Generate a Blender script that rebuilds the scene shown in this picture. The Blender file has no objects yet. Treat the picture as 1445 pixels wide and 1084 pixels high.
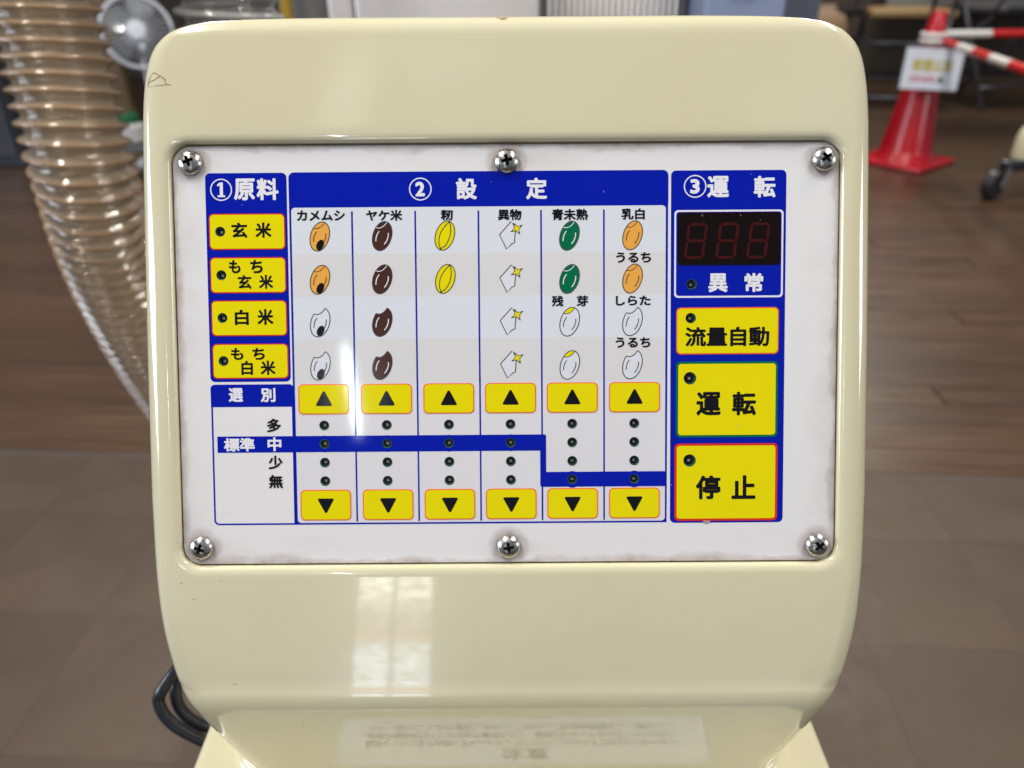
import bpy, bmesh, math, random
from mathutils import Vector, Matrix
from mathutils.bvhtree import BVHTree
random.seed(7)
R = math.radians
scene = bpy.context.scene
COL = scene.collection

# ------------------------------------------------------------------ camera, world, lamps, exposure
cam_data = bpy.data.cameras.new('camera')
cam_data.lens = 26.0; cam_data.sensor_width = 36.0
cam_data.clip_start = 0.02; cam_data.clip_end = 60
cam_data.dof.use_dof = True; cam_data.dof.focus_distance = 0.305; cam_data.dof.aperture_fstop = 8.0
cam = bpy.data.objects.new('camera', cam_data); COL.objects.link(cam)
cam.matrix_world = Matrix.Translation((0, 0, 0.92)) @ Matrix.Rotation(R(60), 4, 'X') @ Matrix.Rotation(R(-0.4), 4, 'Z')
scene.camera = cam
world = bpy.data.worlds.new('World'); scene.world = world; world.use_nodes = True
world.node_tree.nodes['Background'].inputs[0].default_value = (0.80, 0.88, 1.0, 1)
world.node_tree.nodes['Background'].inputs[1].default_value = 0.20
scene.view_settings.view_transform = 'Standard'; scene.view_settings.look = 'None'
scene.view_settings.exposure = 0.07; scene.view_settings.gamma = 1.0
scene.cycles.max_bounces = 10; scene.cycles.transparent_max_bounces = 24
scene.cycles.caustics_reflective = False; scene.cycles.caustics_refractive = False

def area_lamp(name, loc, target, sx, sy, power, col, roll=0):
    d = bpy.data.lights.new(name, 'AREA'); d.shape = 'RECTANGLE'; d.size = sx; d.size_y = sy
    d.energy = power; d.color = col
    o = bpy.data.objects.new(name, d); COL.objects.link(o); o.location = loc
    q = (Vector(target) - Vector(loc)).to_track_quat('-Z', 'Y')
    o.rotation_euler = (q.to_matrix() @ Matrix.Rotation(roll, 3, 'Z')).to_euler()
    return o
# ceiling fluorescent fixtures; the last one is added to brighten the far right
for (x, y) in ((-1.05, 0.28), (1.25, 0.38), (-1.3, 2.6), (1.5, 2.8), (2.6, 5.3)):
    area_lamp('ceiling_light', (x, y, 2.72), (x, y, 0), 0.22, 1.25, 48, (1.0, 0.95, 0.86))
# the glazed doorway behind the photographer: two leaves of daylight either side of the mullion
def daylight_view(lamp, seed):
    """uneven view through a door leaf: pale yard low down, mixed clutter with some red in the middle, bright above"""
    lamp.use_nodes = True; nt = lamp.node_tree; em = nt.nodes['Emission']
    geo = nt.nodes.new('ShaderNodeNewGeometry'); sp = nt.nodes.new('ShaderNodeSeparateXYZ'); nt.links.new(geo.outputs['Parametric'], sp.inputs[0])
    mp = nt.nodes.new('ShaderNodeMapping'); mp.inputs['Location'].default_value = (seed, seed * 0.7, 0); mp.inputs['Scale'].default_value = (1.2, 7, 1)
    nt.links.new(geo.outputs['Parametric'], mp.inputs[0])
    nz = nt.nodes.new('ShaderNodeTexNoise'); nz.inputs['Scale'].default_value = 2.4; nz.inputs['Detail'].default_value = 4; nt.links.new(mp.outputs[0], nz.inputs['Vector'])
    vr = nt.nodes.new('ShaderNodeValToRGB'); el = vr.color_ramp.elements; vr.color_ramp.interpolation = 'EASE'
    stops = [(0.0, 0.75), (0.30, 1.0), (0.43, 0.42), (0.62, 0.32), (0.72, 0.55), (0.80, 1.0), (1.0, 1.1)]
    while len(el) < len(stops): el.new(0.5)
    for e, (p, v) in zip(el, stops): e.position = p; e.color = (v, v, v, 1)
    nt.links.new(sp.outputs[1], vr.inputs[0])
    mr = nt.nodes.new('ShaderNodeMapRange'); mr.inputs[1].default_value = 0.3; mr.inputs[2].default_value = 0.7; mr.inputs[3].default_value = 0.35; mr.inputs[4].default_value = 1.5
    nt.links.new(nz.outputs['Fac'], mr.inputs[0])
    mu = nt.nodes.new('ShaderNodeMath'); mu.operation = 'MULTIPLY'; nt.links.new(vr.outputs[0], mu.inputs[0]); nt.links.new(mr.outputs[0], mu.inputs[1])
    nt.links.new(mu.outputs[0], em.inputs['Strength'])
    cr = nt.nodes.new('ShaderNodeValToRGB'); ce = cr.color_ramp.elements; cs = [(0.0, (0.74, 0.85, 1, 1)), (0.38, (0.78, 0.88, 1, 1)), (0.47, (1, 0.42, 0.36, 1)), (0.56, (0.95, 0.9, 0.9, 1)), (0.7, (1, 0.96, 0.92, 1))]
    while len(ce) < len(cs): ce.new(0.5)
    for e, (p, v) in zip(ce, cs): e.position = p; e.color = v
    nt.links.new(sp.outputs[1], cr.inputs[0]); nt.links.new(cr.outputs[0], em.inputs['Color'])
for k, (x, w) in enumerate(((-0.93, 0.225), (-0.665, 0.235))):
    lo = area_lamp('door_leaf_light', (x, -4.6, 0.81), (x, 0.3, 0.81), w, 1.5, 6.0, (1, 1, 1))
    daylight_view(lo.data, 3.1 + 2.3 * k)
# slit of daylight above the door
soft_edged = []
soft_edged.append(area_lamp('transom_light', (-1.22, -4.6, 2.92), (0, 0.3, 0.8), 0.075, 0.80, 7.5, (0.82, 0.95, 1.0), R(14)))
# wide shop windows along the left side of the hall
area_lamp('side_window_light', (-4.6, -0.6, 1.7), (0, 0.3, 0.7), 2.6, 1.3, 135, (0.80, 0.88, 1.0))

area_lamp('side_window_light', (4.7, -0.9, 1.9), (0, 0.3, 0.8), 1.3, 1.2, 42, (0.92, 0.95, 1.0))
soft_edged.append(area_lamp('ceiling_light', (-0.60, -1.5, 2.72), (-0.60, -1.5, 0), 0.24, 0.80, 0.4, (0.97, 0.97, 0.92), R(-22)))  # weak extra lamp, added only for a soft streak reflected above the plate
for o_ in soft_edged:       # fade toward the rim put in to soften their reflected edges
    o_.data.use_nodes = True; nt = o_.data.node_tree
    geo = nt.nodes.new('ShaderNodeNewGeometry'); sp = nt.nodes.new('ShaderNodeSeparateXYZ'); nt.links.new(geo.outputs['Parametric'], sp.inputs[0])
    pr = []
    for k in (0, 1):
        a = nt.nodes.new('ShaderNodeMath'); a.operation = 'MULTIPLY'; a.inputs[1].default_value = math.pi; nt.links.new(sp.outputs[k], a.inputs[0])
        b = nt.nodes.new('ShaderNodeMath'); b.operation = 'SINE'; nt.links.new(a.outputs[0], b.inputs[0]); pr.append(b)
    c = nt.nodes.new('ShaderNodeMath'); c.operation = 'MULTIPLY'; nt.links.new(pr[0].outputs[0], c.inputs[0]); nt.links.new(pr[1].outputs[0], c.inputs[1])
    d = nt.nodes.new('ShaderNodeMath'); d.operation = 'MULTIPLY'; d.inputs[1].default_value = 1.6; nt.links.new(c.outputs[0], d.inputs[0])
    nt.links.new(d.outputs[0], nt.nodes['Emission'].inputs['Strength'])

# ------------------------------------------------------------------ materials
def lin(r, g, b, k=1.0):
    f = lambda c: ((c / 255 + 0.055) / 1.055) ** 2.4 if c > 10 else c / 255 / 12.92
    return (f(r) * k, f(g) * k, f(b) * k, 1)
def mat(name, col, rough=0.4, metal=0.0, coat=0.0, spec=0.5, ior=1.5):
    m = bpy.data.materials.new(name); m.use_nodes = True
    p = m.node_tree.nodes['Principled BSDF']
    p.inputs['Base Color'].default_value = col if len(col) == 4 else (*col, 1)
    p.inputs['Roughness'].default_value = rough; p.inputs['Metallic'].default_value = metal
    p.inputs['IOR'].default_value = ior; p.inputs['Specular IOR Level'].default_value = spec
    p.inputs['Coat Weight'].default_value = coat; p.inputs['Coat Roughness'].default_value = 0.04
    return m
def nd(m, t, **kw):
    n = m.node_tree.nodes.new(t)
    for k, v in kw.items(): setattr(n, k, v)
    return n
def ln(m, a, b): m.node_tree.links.new(a, b)
def math_node(m, op, a, b=None, clamp=False):
    n = nd(m, 'ShaderNodeMath', operation=op, use_clamp=clamp)
    for i, v in enumerate((a, b)):
        if v is None: continue
        if hasattr(v, 'node'): ln(m, v, n.inputs[i])
        else: n.inputs[i].default_value = v
    return n.outputs[0]
def ramp(m, fac, stops):
    n = nd(m, 'ShaderNodeValToRGB'); ln(m, fac, n.inputs[0])
    el = n.color_ramp.elements
    while len(el) < len(stops): el.new(0.5)
    for e, (p, c) in zip(el, stops): e.position = p; e.color = c
    return n.outputs[0]
def noise(m, scale, detail=4, rough=0.5, coords='Object', stretch=None):
    tc = nd(m, 'ShaderNodeTexCoord'); src = tc.outputs[coords]
    if stretch:
        mp = nd(m, 'ShaderNodeMapping'); mp.inputs['Scale'].default_value = stretch; ln(m, src, mp.inputs[0]); src = mp.outputs[0]
    n = nd(m, 'ShaderNodeTexNoise'); n.inputs['Scale'].default_value = scale
    n.inputs['Detail'].default_value = detail; n.inputs['Roughness'].default_value = rough
    ln(m, src, n.inputs['Vector']); return n.outputs['Fac']
def mix_col(m, fac, a, b, blend='MIX'):
    n = nd(m, 'ShaderNodeMix', data_type='RGBA', blend_type=blend)
    for k, v in ((0, fac), (6, a), (7, b)):
        if hasattr(v, 'node'): ln(m, v, n.inputs[k])
        else: n.inputs[k].default_value = v
    return n.outputs[2]
def P(m): return m.node_tree.nodes['Principled BSDF']
def bump(m, h, strength, dist):
    b = nd(m, 'ShaderNodeBump'); b.inputs['Strength'].default_value = strength; b.inputs['Distance'].default_value = dist
    ln(m, h, b.inputs['Height']); ln(m, b.outputs[0], P(m).inputs['Normal'])
def object_random(m):
    return nd(m, 'ShaderNodeObjectInfo').outputs['Random']

# cream machine paint: glossy lacquer, faint orange peel, a few specks of dirt
m_cream = mat('cream_paint', (0.60, 0.55, 0.36, 1), 0.14, coat=0.9)
P_ = m_cream.node_tree.nodes['Principled BSDF']; P_.inputs['Coat IOR'].default_value = 1.55; P_.inputs['Coat Roughness'].default_value = 0.025
n1 = noise(m_cream, 9, 3); base = ramp(m_cream, n1, [(0.25, (0.640, 0.582, 0.385, 1)), (0.5, (0.662, 0.612, 0.418, 1)), (0.75, (0.685, 0.640, 0.455, 1))])
spk = ramp(m_cream, noise(m_cream, 240, 3, 0.7), [(0.70, (0, 0, 0, 1)), (0.76, (1, 1, 1, 1))])
msk = ramp(m_cream, noise(m_cream, 22, 2), [(0.5, (0, 0, 0, 1)), (0.68, (1, 1, 1, 1))])
base2 = mix_col(m_cream, math_node(m_cream, 'MULTIPLY', math_node(m_cream, 'MULTIPLY', spk, msk), 0.5), base, (0.16, 0.12, 0.07, 1))
ln(m_cream, base2, P(m_cream).inputs['Base Color'])
bump(m_cream, noise(m_cream, 40, 2), 0.025, 0.002)
rg = ramp(m_cream, noise(m_cream, 16, 6, 0.72), [(0.3, (0.10,) * 3 + (1,)), (0.5, (0.15,) * 3 + (1,)), (0.8, (0.24,) * 3 + (1,))]); ln(m_cream, rg, P(m_cream).inputs['Roughness'])

# acrylic control plate with dirt along its edges and round the screws
SCREWS = [(-129.2, 79.2), (0.3, 78.9), (130.3, 78.9), (-129.0, -80.4), (0.0, -80.7), (129.6, -81.0)]
WHITE = (0.755, 0.738, 0.755, 1)
m_plate = mat('acrylic_plate', WHITE, 0.08)
tc = nd(m_plate, 'ShaderNodeTexCoord'); sep = nd(m_plate, 'ShaderNodeSeparateXYZ'); ln(m_plate, tc.outputs['Object'], sep.inputs[0])
ax = math_node(m_plate, 'SUBTRACT', 0.1364, math_node(m_plate, 'ABSOLUTE', sep.outputs[0]))
ay = math_node(m_plate, 'SUBTRACT', 0.0865, math_node(m_plate, 'ABSOLUTE', math_node(m_plate, 'ADD', sep.outputs[1], 0.0007)))
edge = math_node(m_plate, 'MINIMUM', ax, ay)
big = noise(m_plate, 28, 5, 0.65); wob = noise(m_plate, 90, 4, 0.7)
# distance to edge in units of a wandering dirt width
width = math_node(m_plate, 'MULTIPLY_ADD', big, 0.017)
width.node.inputs[2].default_value = -0.0056
dirt_e = math_node(m_plate, 'SUBTRACT', 1.0, math_node(m_plate, 'DIVIDE', edge, math_node(m_plate, 'MAXIMUM', width, 0.0012)), clamp=True)
dmin = None
for (sx, sy) in SCREWS:
    v = nd(m_plate, 'ShaderNodeVectorMath', operation='DISTANCE'); ln(m_plate, tc.outputs['Object'], v.inputs[0])
    v.inputs[1].default_value = (sx / 1000, sy / 1000, 0)
    dmin = v.outputs['Value'] if dmin is None else math_node(m_plate, 'MINIMUM', dmin, v.outputs['Value'])
dirt_s = math_node(m_plate, 'MULTIPLY', math_node(m_plate, 'SUBTRACT', 0.0092, dmin), 260, clamp=True)
dirt = math_node(m_plate, 'MAXIMUM', dirt_e, dirt_s)
dirt = math_node(m_plate, 'MULTIPLY', dirt, math_node(m_plate, 'MULTIPLY_ADD', wob, 1.5), clamp=True)
dirt.node.inputs[1].links[0].from_node.inputs[2].default_value = -0.2
smear = math_node(m_plate, 'MULTIPLY', math_node(m_plate, 'SUBTRACT', noise(m_plate, 14, 5, 0.7, stretch=(0.7, 1.3, 1)), 0.48, clamp=True), 0.8)
allow = math_node(m_plate, 'MULTIPLY', math_node(m_plate, 'SUBTRACT', 0.014, edge), 120, clamp=True)
dirt_all = math_node(m_plate, 'ADD', math_node(m_plate, 'MULTIPLY', dirt, 0.9), math_node(m_plate, 'MULTIPLY', smear, allow), clamp=True)
ln(m_plate, mix_col(m_plate, dirt_all, WHITE, (0.24, 0.150, 0.092, 1)), P(m_plate).inputs['Base Color'])
ln(m_plate, math_node(m_plate, 'MULTIPLY_ADD', dirt_all, 0.6), P(m_plate).inputs['Roughness'])
P(m_plate).inputs['Roughness'].links[0].from_node.inputs[2].default_value = 0.07

def pm(name, col, rough=0.05):        # printed ink under the same glossy film, never quite even
    m = mat(name, col, rough)
    n = noise(m, 60, 5, 0.65)
    c = mix_col(m, math_node(m, 'MULTIPLY', n, 0.22), col, (col[0] * 0.72, col[1] * 0.72, col[2] * 0.72, 1))
    ln(m, c, P(m).inputs['Base Color'])
    return m
m_blue = pm('print_blue', lin(0, 24, 166, 1.0))
m_yellow = pm('print_yellow', lin(226, 212, 0, 1.05))
m_white = mat('print_white', (0.78, 0.77, 0.82, 1), 0.10)
m_black = mat('print_black', (0.006, 0.006, 0.008, 1), 0.12)
m_red = mat('print_red', lin(215, 45, 30, 1.0), 0.12)
m_orange = mat('print_orange', lin(232, 96, 40, 1.1), 0.12)
m_green = mat('print_green', lin(0, 105, 70, 1.0), 0.12)
m_tan = mat('print_tan', lin(212, 152, 66, 1.2), 0.12)
m_brown = mat('print_brown', lin(68, 40, 34, 1.1), 0.12)
m_line = mat('print_outline', lin(70, 62, 66, 1.0), 0.12)
m_tint_a = pm('print_pale_blue_tint', (0.71, 0.74, 0.80, 1), 0.05)
m_tint_b = pm('print_pale_grey_tint', (0.70, 0.69, 0.70, 1), 0.05)
m_tint_c = pm('print_pale_lilac_tint', (0.725, 0.71, 0.745, 1), 0.05)
for m_ in (m_blue, m_yellow, m_black, m_red, m_orange, m_green, m_tan, m_brown, m_line): P(m_).inputs['Specular IOR Level'].default_value = 0.3
m_lampgreen = mat('lamp_well_green', lin(44, 84, 70), 0.25)
m_lampdark = mat('lamp_package', (0.012, 0.014, 0.014, 1), 0.3)
m_die = mat('lamp_die', (0.62, 0.57, 0.48, 1), 0.4, 0.2)
m_display = mat('display_window', (0.006, 0.002, 0.002, 1), 0.06, spec=0.3)
m_segment = mat('display_segment_off', (0.050, 0.006, 0.006, 1), 0.2, spec=0.2)
m_steel = mat('screw_steel', (0.53, 0.51, 0.48, 1), 0.25, 1.0)
rs = ramp(m_steel, noise(m_steel, 700, 3), [(0.3, (0.16,) * 3 + (1,)), (0.7, (0.42,) * 3 + (1,))]); ln(m_steel, rs, P(m_steel).inputs['Roughness'])
bump(m_steel, noise(m_steel, 900, 2), 0.25, 0.0002)
m_recess = mat('screw_recess_dark', (0.03, 0.025, 0.02, 1), 0.6, 0.4)  # darker colour for the inside of the cross recess
m_chip = mat('bare_rust', (0.30, 0.185, 0.10, 1), 0.7)
m_cord = mat('black_rubber', (0.012, 0.013, 0.018, 1), 0.28)
m_label = mat('label_film', (0.76, 0.76, 0.78, 1), 0.25)
m_grey_ink = mat('label_ink', (0.05, 0.05, 0.05, 1), 0.3)

# ------------------------------------------------------------------ mesh helpers
def mesh_obj(name, verts, faces, mats, parent=None, loc=(0, 0, 0), rot=(0, 0, 0), smooth=False, mi=None):
    me = bpy.data.meshes.new(name); me.from_pydata([tuple(v) for v in verts], [], faces); me.update()
    return link(name, me, mats, parent, loc, rot, smooth, mi)
def link(name, me, mats, parent=None, loc=(0, 0, 0), rot=(0, 0, 0), smooth=False, mi=None):
    if not isinstance(mats, (list, tuple)): mats = [mats]
    if not me.materials:
        for m in mats: me.materials.append(m)
    if mi is not None: me.polygons.foreach_set('material_index', mi)
    if smooth:
        me.polygons.foreach_set('use_smooth', [True] * len(me.polygons))
        if smooth is not True: me.set_sharp_from_angle(angle=R(smooth))
    o = bpy.data.objects.new(name, me); COL.objects.link(o)
    o.location = loc; o.rotation_euler = rot; o.parent = parent
    return o
def thing(name, label, cat, loc, rotz=0, group=None):
    o = bpy.data.objects.new(name, None); COL.objects.link(o); o.empty_display_size = 0.05
    o.location = loc; o.rotation_euler = (0, 0, rotz); tag(o, label, cat, group); return o
def tag(o, label, cat, group=None):
    o['label'] = label; o['category'] = cat
    if group: o['group'] = group
    return o
def rrect(w, h, r, n=6, cx=0, cy=0):
    pts = []
    for (sx, sy, a0) in ((1, 1, 0), (-1, 1, 90), (-1, -1, 180), (1, -1, 270)):
        for i in range(n + 1):
            a = R(a0 + 90 * i / n)
            pts.append((cx + sx * (w / 2 - r) + r * math.cos(a), cy + sy * (h / 2 - r) + r * math.sin(a)))
    return pts
def circle(r, n=24, cx=0, cy=0, ry=None):
    return [(cx + r * math.cos(2 * math.pi * i / n), cy + (ry or r) * math.sin(2 * math.pi * i / n)) for i in range(n)]
def fill_mesh(name, loops, extrude=0, bevel=0):
    """filled flat shape (with holes), optional thickness, from 2-D outlines"""
    c = bpy.data.curves.new(name, 'CURVE'); c.dimensions = '2D'; c.fill_mode = 'BOTH'; c.extrude = extrude; c.bevel_depth = bevel; c.bevel_resolution = 2
    if bevel: c.offset = -bevel
    for lp in loops:
        s = c.splines.new('POLY'); s.points.add(len(lp) - 1); s.use_cyclic_u = True
        for p, q in zip(s.points, lp): p.co = (q[0], q[1], 0, 1)
    o = bpy.data.objects.new(name, c); COL.objects.link(o)
    me = bpy.data.meshes.new_from_object(o.evaluated_get(bpy.context.evaluated_depsgraph_get()))
    bpy.data.objects.remove(o); bpy.data.curves.remove(c); me.materials.clear(); return me
def text_mesh(body, x0, y0, x1, y1, bold=0.02, spacing=1.0):
    """letters fitted to a box; heavier weight by laying shifted copies of the strokes over each other"""
    c = bpy.data.curves.new('lettering', 'FONT'); c.body = body; c.size = 1.0; c.fill_mode = 'FRONT'; c.resolution_u = 3; c.space_character = spacing
    o = bpy.data.objects.new('lettering', c); COL.objects.link(o)
    src = bpy.data.meshes.new_from_object(o.evaluated_get(bpy.context.evaluated_depsgraph_get()))
    bpy.data.objects.remove(o); bpy.data.curves.remove(c)
    sv = [v.co.copy() for v in src.vertices]; sf = [tuple(p.vertices) for p in src.polygons]; bpy.data.meshes.remove(src)
    a, b = min(v.x for v in sv), max(v.x for v in sv); cc, d = min(v.y for v in sv), max(v.y for v in sv)
    sh = [(0, 0)] + ([(bold * math.cos(R(22.5 + 45 * k)), bold * math.sin(R(22.5 + 45 * k))) for k in range(8)] if bold else [])
    V_, F_ = [], []
    for k, (dx, dy) in enumerate(sh):
        n0 = len(V_)
        for v in sv:
            V_.append((x0 + (v.x + dx - a + bold) / (b - a + 2 * bold) * (x1 - x0), y0 + (v.y + dy - cc + bold) / (d - cc + 2 * bold) * (y1 - y0), k * 2e-6))
        F_ += [tuple(q + n0 for q in f) for f in sf]
    me = bpy.data.meshes.new('lettering'); me.from_pydata(V_, [], F_); return me
def box_mesh(name, sx, sy, sz, bev=0.0, seg=2, base=True):
    bm = bmesh.new(); bmesh.ops.create_cube(bm, size=1)
    bmesh.ops.scale(bm, vec=(sx, sy, sz), verts=bm.verts)
    if base: bmesh.ops.translate(bm, vec=(0, 0, sz / 2), verts=bm.verts)
    if bev: bmesh.ops.bevel(bm, geom=bm.edges[:], offset=bev, segments=seg, profile=0.5, affect='EDGES')
    me = bpy.data.meshes.new(name); bm.to_mesh(me); bm.free(); return me
def lathe_mesh(name, prof, n=32, cap=True):
    v, f = [], []
    for (r, z) in prof:
        for i in range(n): a = 2 * math.pi * i / n; v.append((r * math.cos(a), r * math.sin(a), z))
    for k in range(len(prof) - 1):
        for i in range(n): j = (i + 1) % n; f.append((k * n + i, k * n + j, (k + 1) * n + j, (k + 1) * n + i))
    if cap: f.append(tuple(range(n))[::-1]); f.append(tuple(range((len(prof) - 1) * n, len(prof) * n)))
    me = bpy.data.meshes.new(name); me.from_pydata(v, [], f); return me
def tube(name, pts, r, n=10, closed_ends=True, rfun=None):
    pts = [Vector(p) for p in pts]; v, f = [], []; up = None
    for i, p in enumerate(pts):
        t = (pts[min(i + 1, len(pts) - 1)] - pts[max(i - 1, 0)]).normalized()
        if up is None: up = t.orthogonal().normalized()
        up = (up - t * up.dot(t)).normalized(); s = t.cross(up)
        rr = rfun(i) if rfun else r
        for k in range(n): a = 2 * math.pi * k / n; v.append(p + up * rr * math.cos(a) + s * rr * math.sin(a))
    for i in range(len(pts) - 1):
        for k in range(n): j = (k + 1) % n; f.append((i * n + k, i * n + j, (i + 1) * n + j, (i + 1) * n + k))
    if closed_ends: f.append(tuple(range(n))[::-1]); f.append(tuple(range((len(pts) - 1) * n, len(pts) * n)))
    me = bpy.data.meshes.new(name); me.from_pydata([tuple(q) for q in v], [], f); return me
def spline(pts, n):
    pts = [Vector(p) for p in pts]; out = []
    for i in range(len(pts) - 1):
        p0, p1, p2, p3 = pts[max(i - 1, 0)], pts[i], pts[i + 1], pts[min(i + 2, len(pts) - 1)]
        for k in range(n):
            t = k / n; out.append(0.5 * ((2 * p1) + (p2 - p0) * t + (2 * p0 - 5 * p1 + 4 * p2 - p3) * t * t + (3 * p1 - p0 - 3 * p2 + p3) * t ** 3))
    out.append(pts[-1]); return out

# ------------------------------------------------------------------ floor: timber strip floor and vinyl tiles, laid 3.4 degrees off the machine
FR = R(-3.4)
m_sub = mat('subfloor', (0.045, 0.034, 0.027, 1), 0.8)
fl = mesh_obj('floor', [(-9, -7, -0.006), (9, -7, -0.006), (9, 9, -0.006), (-9, 9, -0.006)], [(0, 1, 2, 3)], m_sub, loc=(0, 1.262, 0), rot=(0, 0, FR))
fl['kind'] = 'structure'
m_wood = mat('worn_timber', (0.12, 0.075, 0.05, 1), 0.42)
grain = noise(m_wood, 5, 6, 0.6, stretch=(0.5, 16, 1)); rnd = object_random(m_wood)
off = math_node(m_wood, 'MULTIPLY_ADD', rnd, 0.16); off.node.inputs[2].default_value = -0.07
gcol = ramp(m_wood, math_node(m_wood, 'ADD', grain, off), [(0.25, (0.032, 0.017, 0.010, 1)), (0.5, (0.062, 0.034, 0.019, 1)), (0.8, (0.112, 0.063, 0.035, 1))])
patch = noise(m_wood, 2.2, 4, 0.6)
ln(m_wood, mix_col(m_wood, math_node(m_wood, 'MULTIPLY', patch, 0.30), gcol, (0.095, 0.060, 0.040, 1)), P(m_wood).inputs['Base Color'])
ln(m_wood, ramp(m_wood, noise(m_wood, 6, 5, 0.6, stretch=(0.5, 5, 1)), [(0.3, (0.2,) * 3 + (1,)), (0.75, (0.55,) * 3 + (1,))]), P(m_wood).inputs['Roughness'])
m_tile = mat('vinyl_tile', (0.15, 0.112, 0.09, 1), 0.5)
tn = noise(m_tile, 3.2, 6, 0.62); ts = noise(m_tile, 40, 4, 0.75)
tcol = ramp(m_tile, tn, [(0.28, (0.060, 0.039, 0.027, 1)), (0.5, (0.073, 0.048, 0.034, 1)), (0.75, (0.088, 0.060, 0.043, 1))])
tspec = ramp(m_tile, ts, [(0.70, (0, 0, 0, 1)), (0.80, (1, 1, 1, 1))])
tcol = mix_col(m_tile, math_node(m_tile, 'MULTIPLY', tspec, 0.30), tcol, (0.20, 0.17, 0.14, 1))
tst = ramp(m_tile, noise(m_tile, 7, 5, 0.75), [(0.60, (0, 0, 0, 1)), (0.72, (1, 1, 1, 1))])
tcol = mix_col(m_tile, math_node(m_tile, 'MULTIPLY', tst, 0.35), tcol, (0.05, 0.036, 0.028, 1))
tr = math_node(m_tile, 'MULTIPLY_ADD', object_random(m_tile), 0.10); tr.node.inputs[2].default_value = 0.0
ln(m_tile, mix_col(m_tile, tr, tcol, (0.045, 0.033, 0.026, 1)), P(m_tile).inputs['Base Color'])
ln(m_tile, ramp(m_tile, noise(m_tile, 9, 5, 0.7), [(0.3, (0.38,) * 3 + (1,)), (0.7, (0.62,) * 3 + (1,))]), P(m_tile).inputs['Roughness'])
for m_ in (m_tile, m_wood): P(m_).inputs['Specular IOR Level'].default_value = 0.3
pl_me = box_mesh('plank', 1.796, 0.0905, 0.006, 0.0008, 1, base=False); pl_me.materials.append(m_wood)
for r in range(62):
    shift = (r * 0.77) % 1.8
    for k in range(-4, 5):
        x = k * 1.8 + shift - 0.4; y = 0.047 + r * 0.092
        if abs(x) - 0.9 > 0.78 * (y + 1.55): continue
        link('plank', pl_me, m_wood, fl, (x, y, -0.003 - 0.0006 * random.random()))
edge_me = box_mesh('edge_strip', 7.0, 0.016, 0.008, 0.002, 1, base=False)
m_strip = mat('edge_strip', (0.06, 0.04, 0.03, 1), 0.5)
link('edge_strip', edge_me, m_strip, fl, (0, -0.009, -0.003))
ti_me = box_mesh('tile', 0.2435, 0.2435, 0.004, 0.0002, 1, base=False); ti_me.materials.append(m_tile)
tc_me = box_mesh('tile', 0.2435, 0.1852, 0.004, 0.0002, 1, base=False); tc_me.materials.append(m_tile)
for r in range(6):
    for k in range(-7, 8):
        y = -0.110 if r == 0 else -0.203 - 0.1222 - (r - 1) * 0.2437
        link('tile', tc_me if r == 0 else ti_me, m_tile, fl, (k * 0.2437 - 0.527, y, -0.002 - 0.0003 * random.random()))
back = mesh_obj('wall', [(-7, 0, 0), (7, 0, 0), (7, 0, 3), (-7, 0, 3)], [(0, 1, 2, 3)], mat('dark_wall', (0.075, 0.058, 0.043, 1), 0.8), loc=(0, 7.3, -0.003))
back['kind'] = 'structure'

# ------------------------------------------------------------------ the rice sorter: head, neck, lower body
T = R(27.15)                                   # the control face leans back by this much
MX, MY = -0.00183, 0.27205                     # machine origin on the floor
machine = thing('rice_sorting_machine', 'cream painted rice sorting machine with blue and yellow control panel on its head', 'machine', (MX, MY, 0))
PO = Vector((0, 0, 0.77721))                   # centre of the control plate, machine frame
PV = Vector((0, math.sin(T), math.cos(T))); PN = Vector((0, -math.cos(T), math.sin(T)))
PROT = (R(90) - T, 0, 0)
def on_panel(u, v, h=0.0): return PO + Vector((u / 1000, 0, 0)) + PV * (v / 1000) + PN * (h / 1000)
BACK = 0.135
slices = []        # (front point, depth direction, half width, corner radius)
def head_slice(v, n, w, rc):
    k = min(1, max(0, (-45 - v) / 95)); d = (-PN).lerp(Vector((0, 1, 0)), k * k * (3 - 2 * k)).normalized()
    slices.append((PO + PV * v / 1000 + PN * n / 1000, d, w / 1000, rc / 1000))
def interp(tab, x):
    for (a, b), (c, d) in zip(tab, tab[1:]):
        if (a - x) * (c - x) <= 0 and a != c: return b + (d - b) * (x - a) / (c - a)
    return tab[0][1] if (x - tab[0][0]) * (tab[1][0] - tab[0][0]) < 0 else tab[-1][1]
WT = [(139.0, 4), (138.9, 25), (138.6, 55), (138.0, 84), (137.0, 110), (136.2, 121), (135.0, 131.0), (133.2, 137.0), (130.5, 141.5), (127, 144.9), (122.5, 147.3), (116, 149.0), (107, 150.2), (95, 150.9), (70, 151.3), (0, 151.9), (-60, 151.9), (-85, 151.3), (-100, 150.6), (-112, 149.9), (-122, 148.9), (-130, 147.6), (-137, 146.4), (-141, 145.6), (-146, 144.2)]
def nfront(v):
    top = 139.0; r = 9.0
    n = 2.5
    if v > top - r: n -= r - math.sqrt(max(0, r * r - (v - top + r) ** 2))
    if v < -90: n -= 3.4 * ((-90 - v) / 55) ** 2 * 0.65
    return n
vs = [139.0, 138.9, 138.75, 138.5, 138.1, 137.6, 137.0, 136.2, 135.2, 134, 132.5, 130.8, 128.8, 126.5, 124, 121, 117.5, 113.5, 109, 104, 98, 94]
vs += [90 - 10 * i for i in range(19)] + [-93 - 4.4 * i for i in range(12)]
for v in vs:
    rc = 10 if v > -90 else 10 + 5 * min(1, (-90 - v) / 60) ** 1.6
    head_slice(v, nfront(v), interp(WT, v), min(rc, interp(WT, v) * 0.8))
f0, _, w0, _ = slices[-1]
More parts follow.
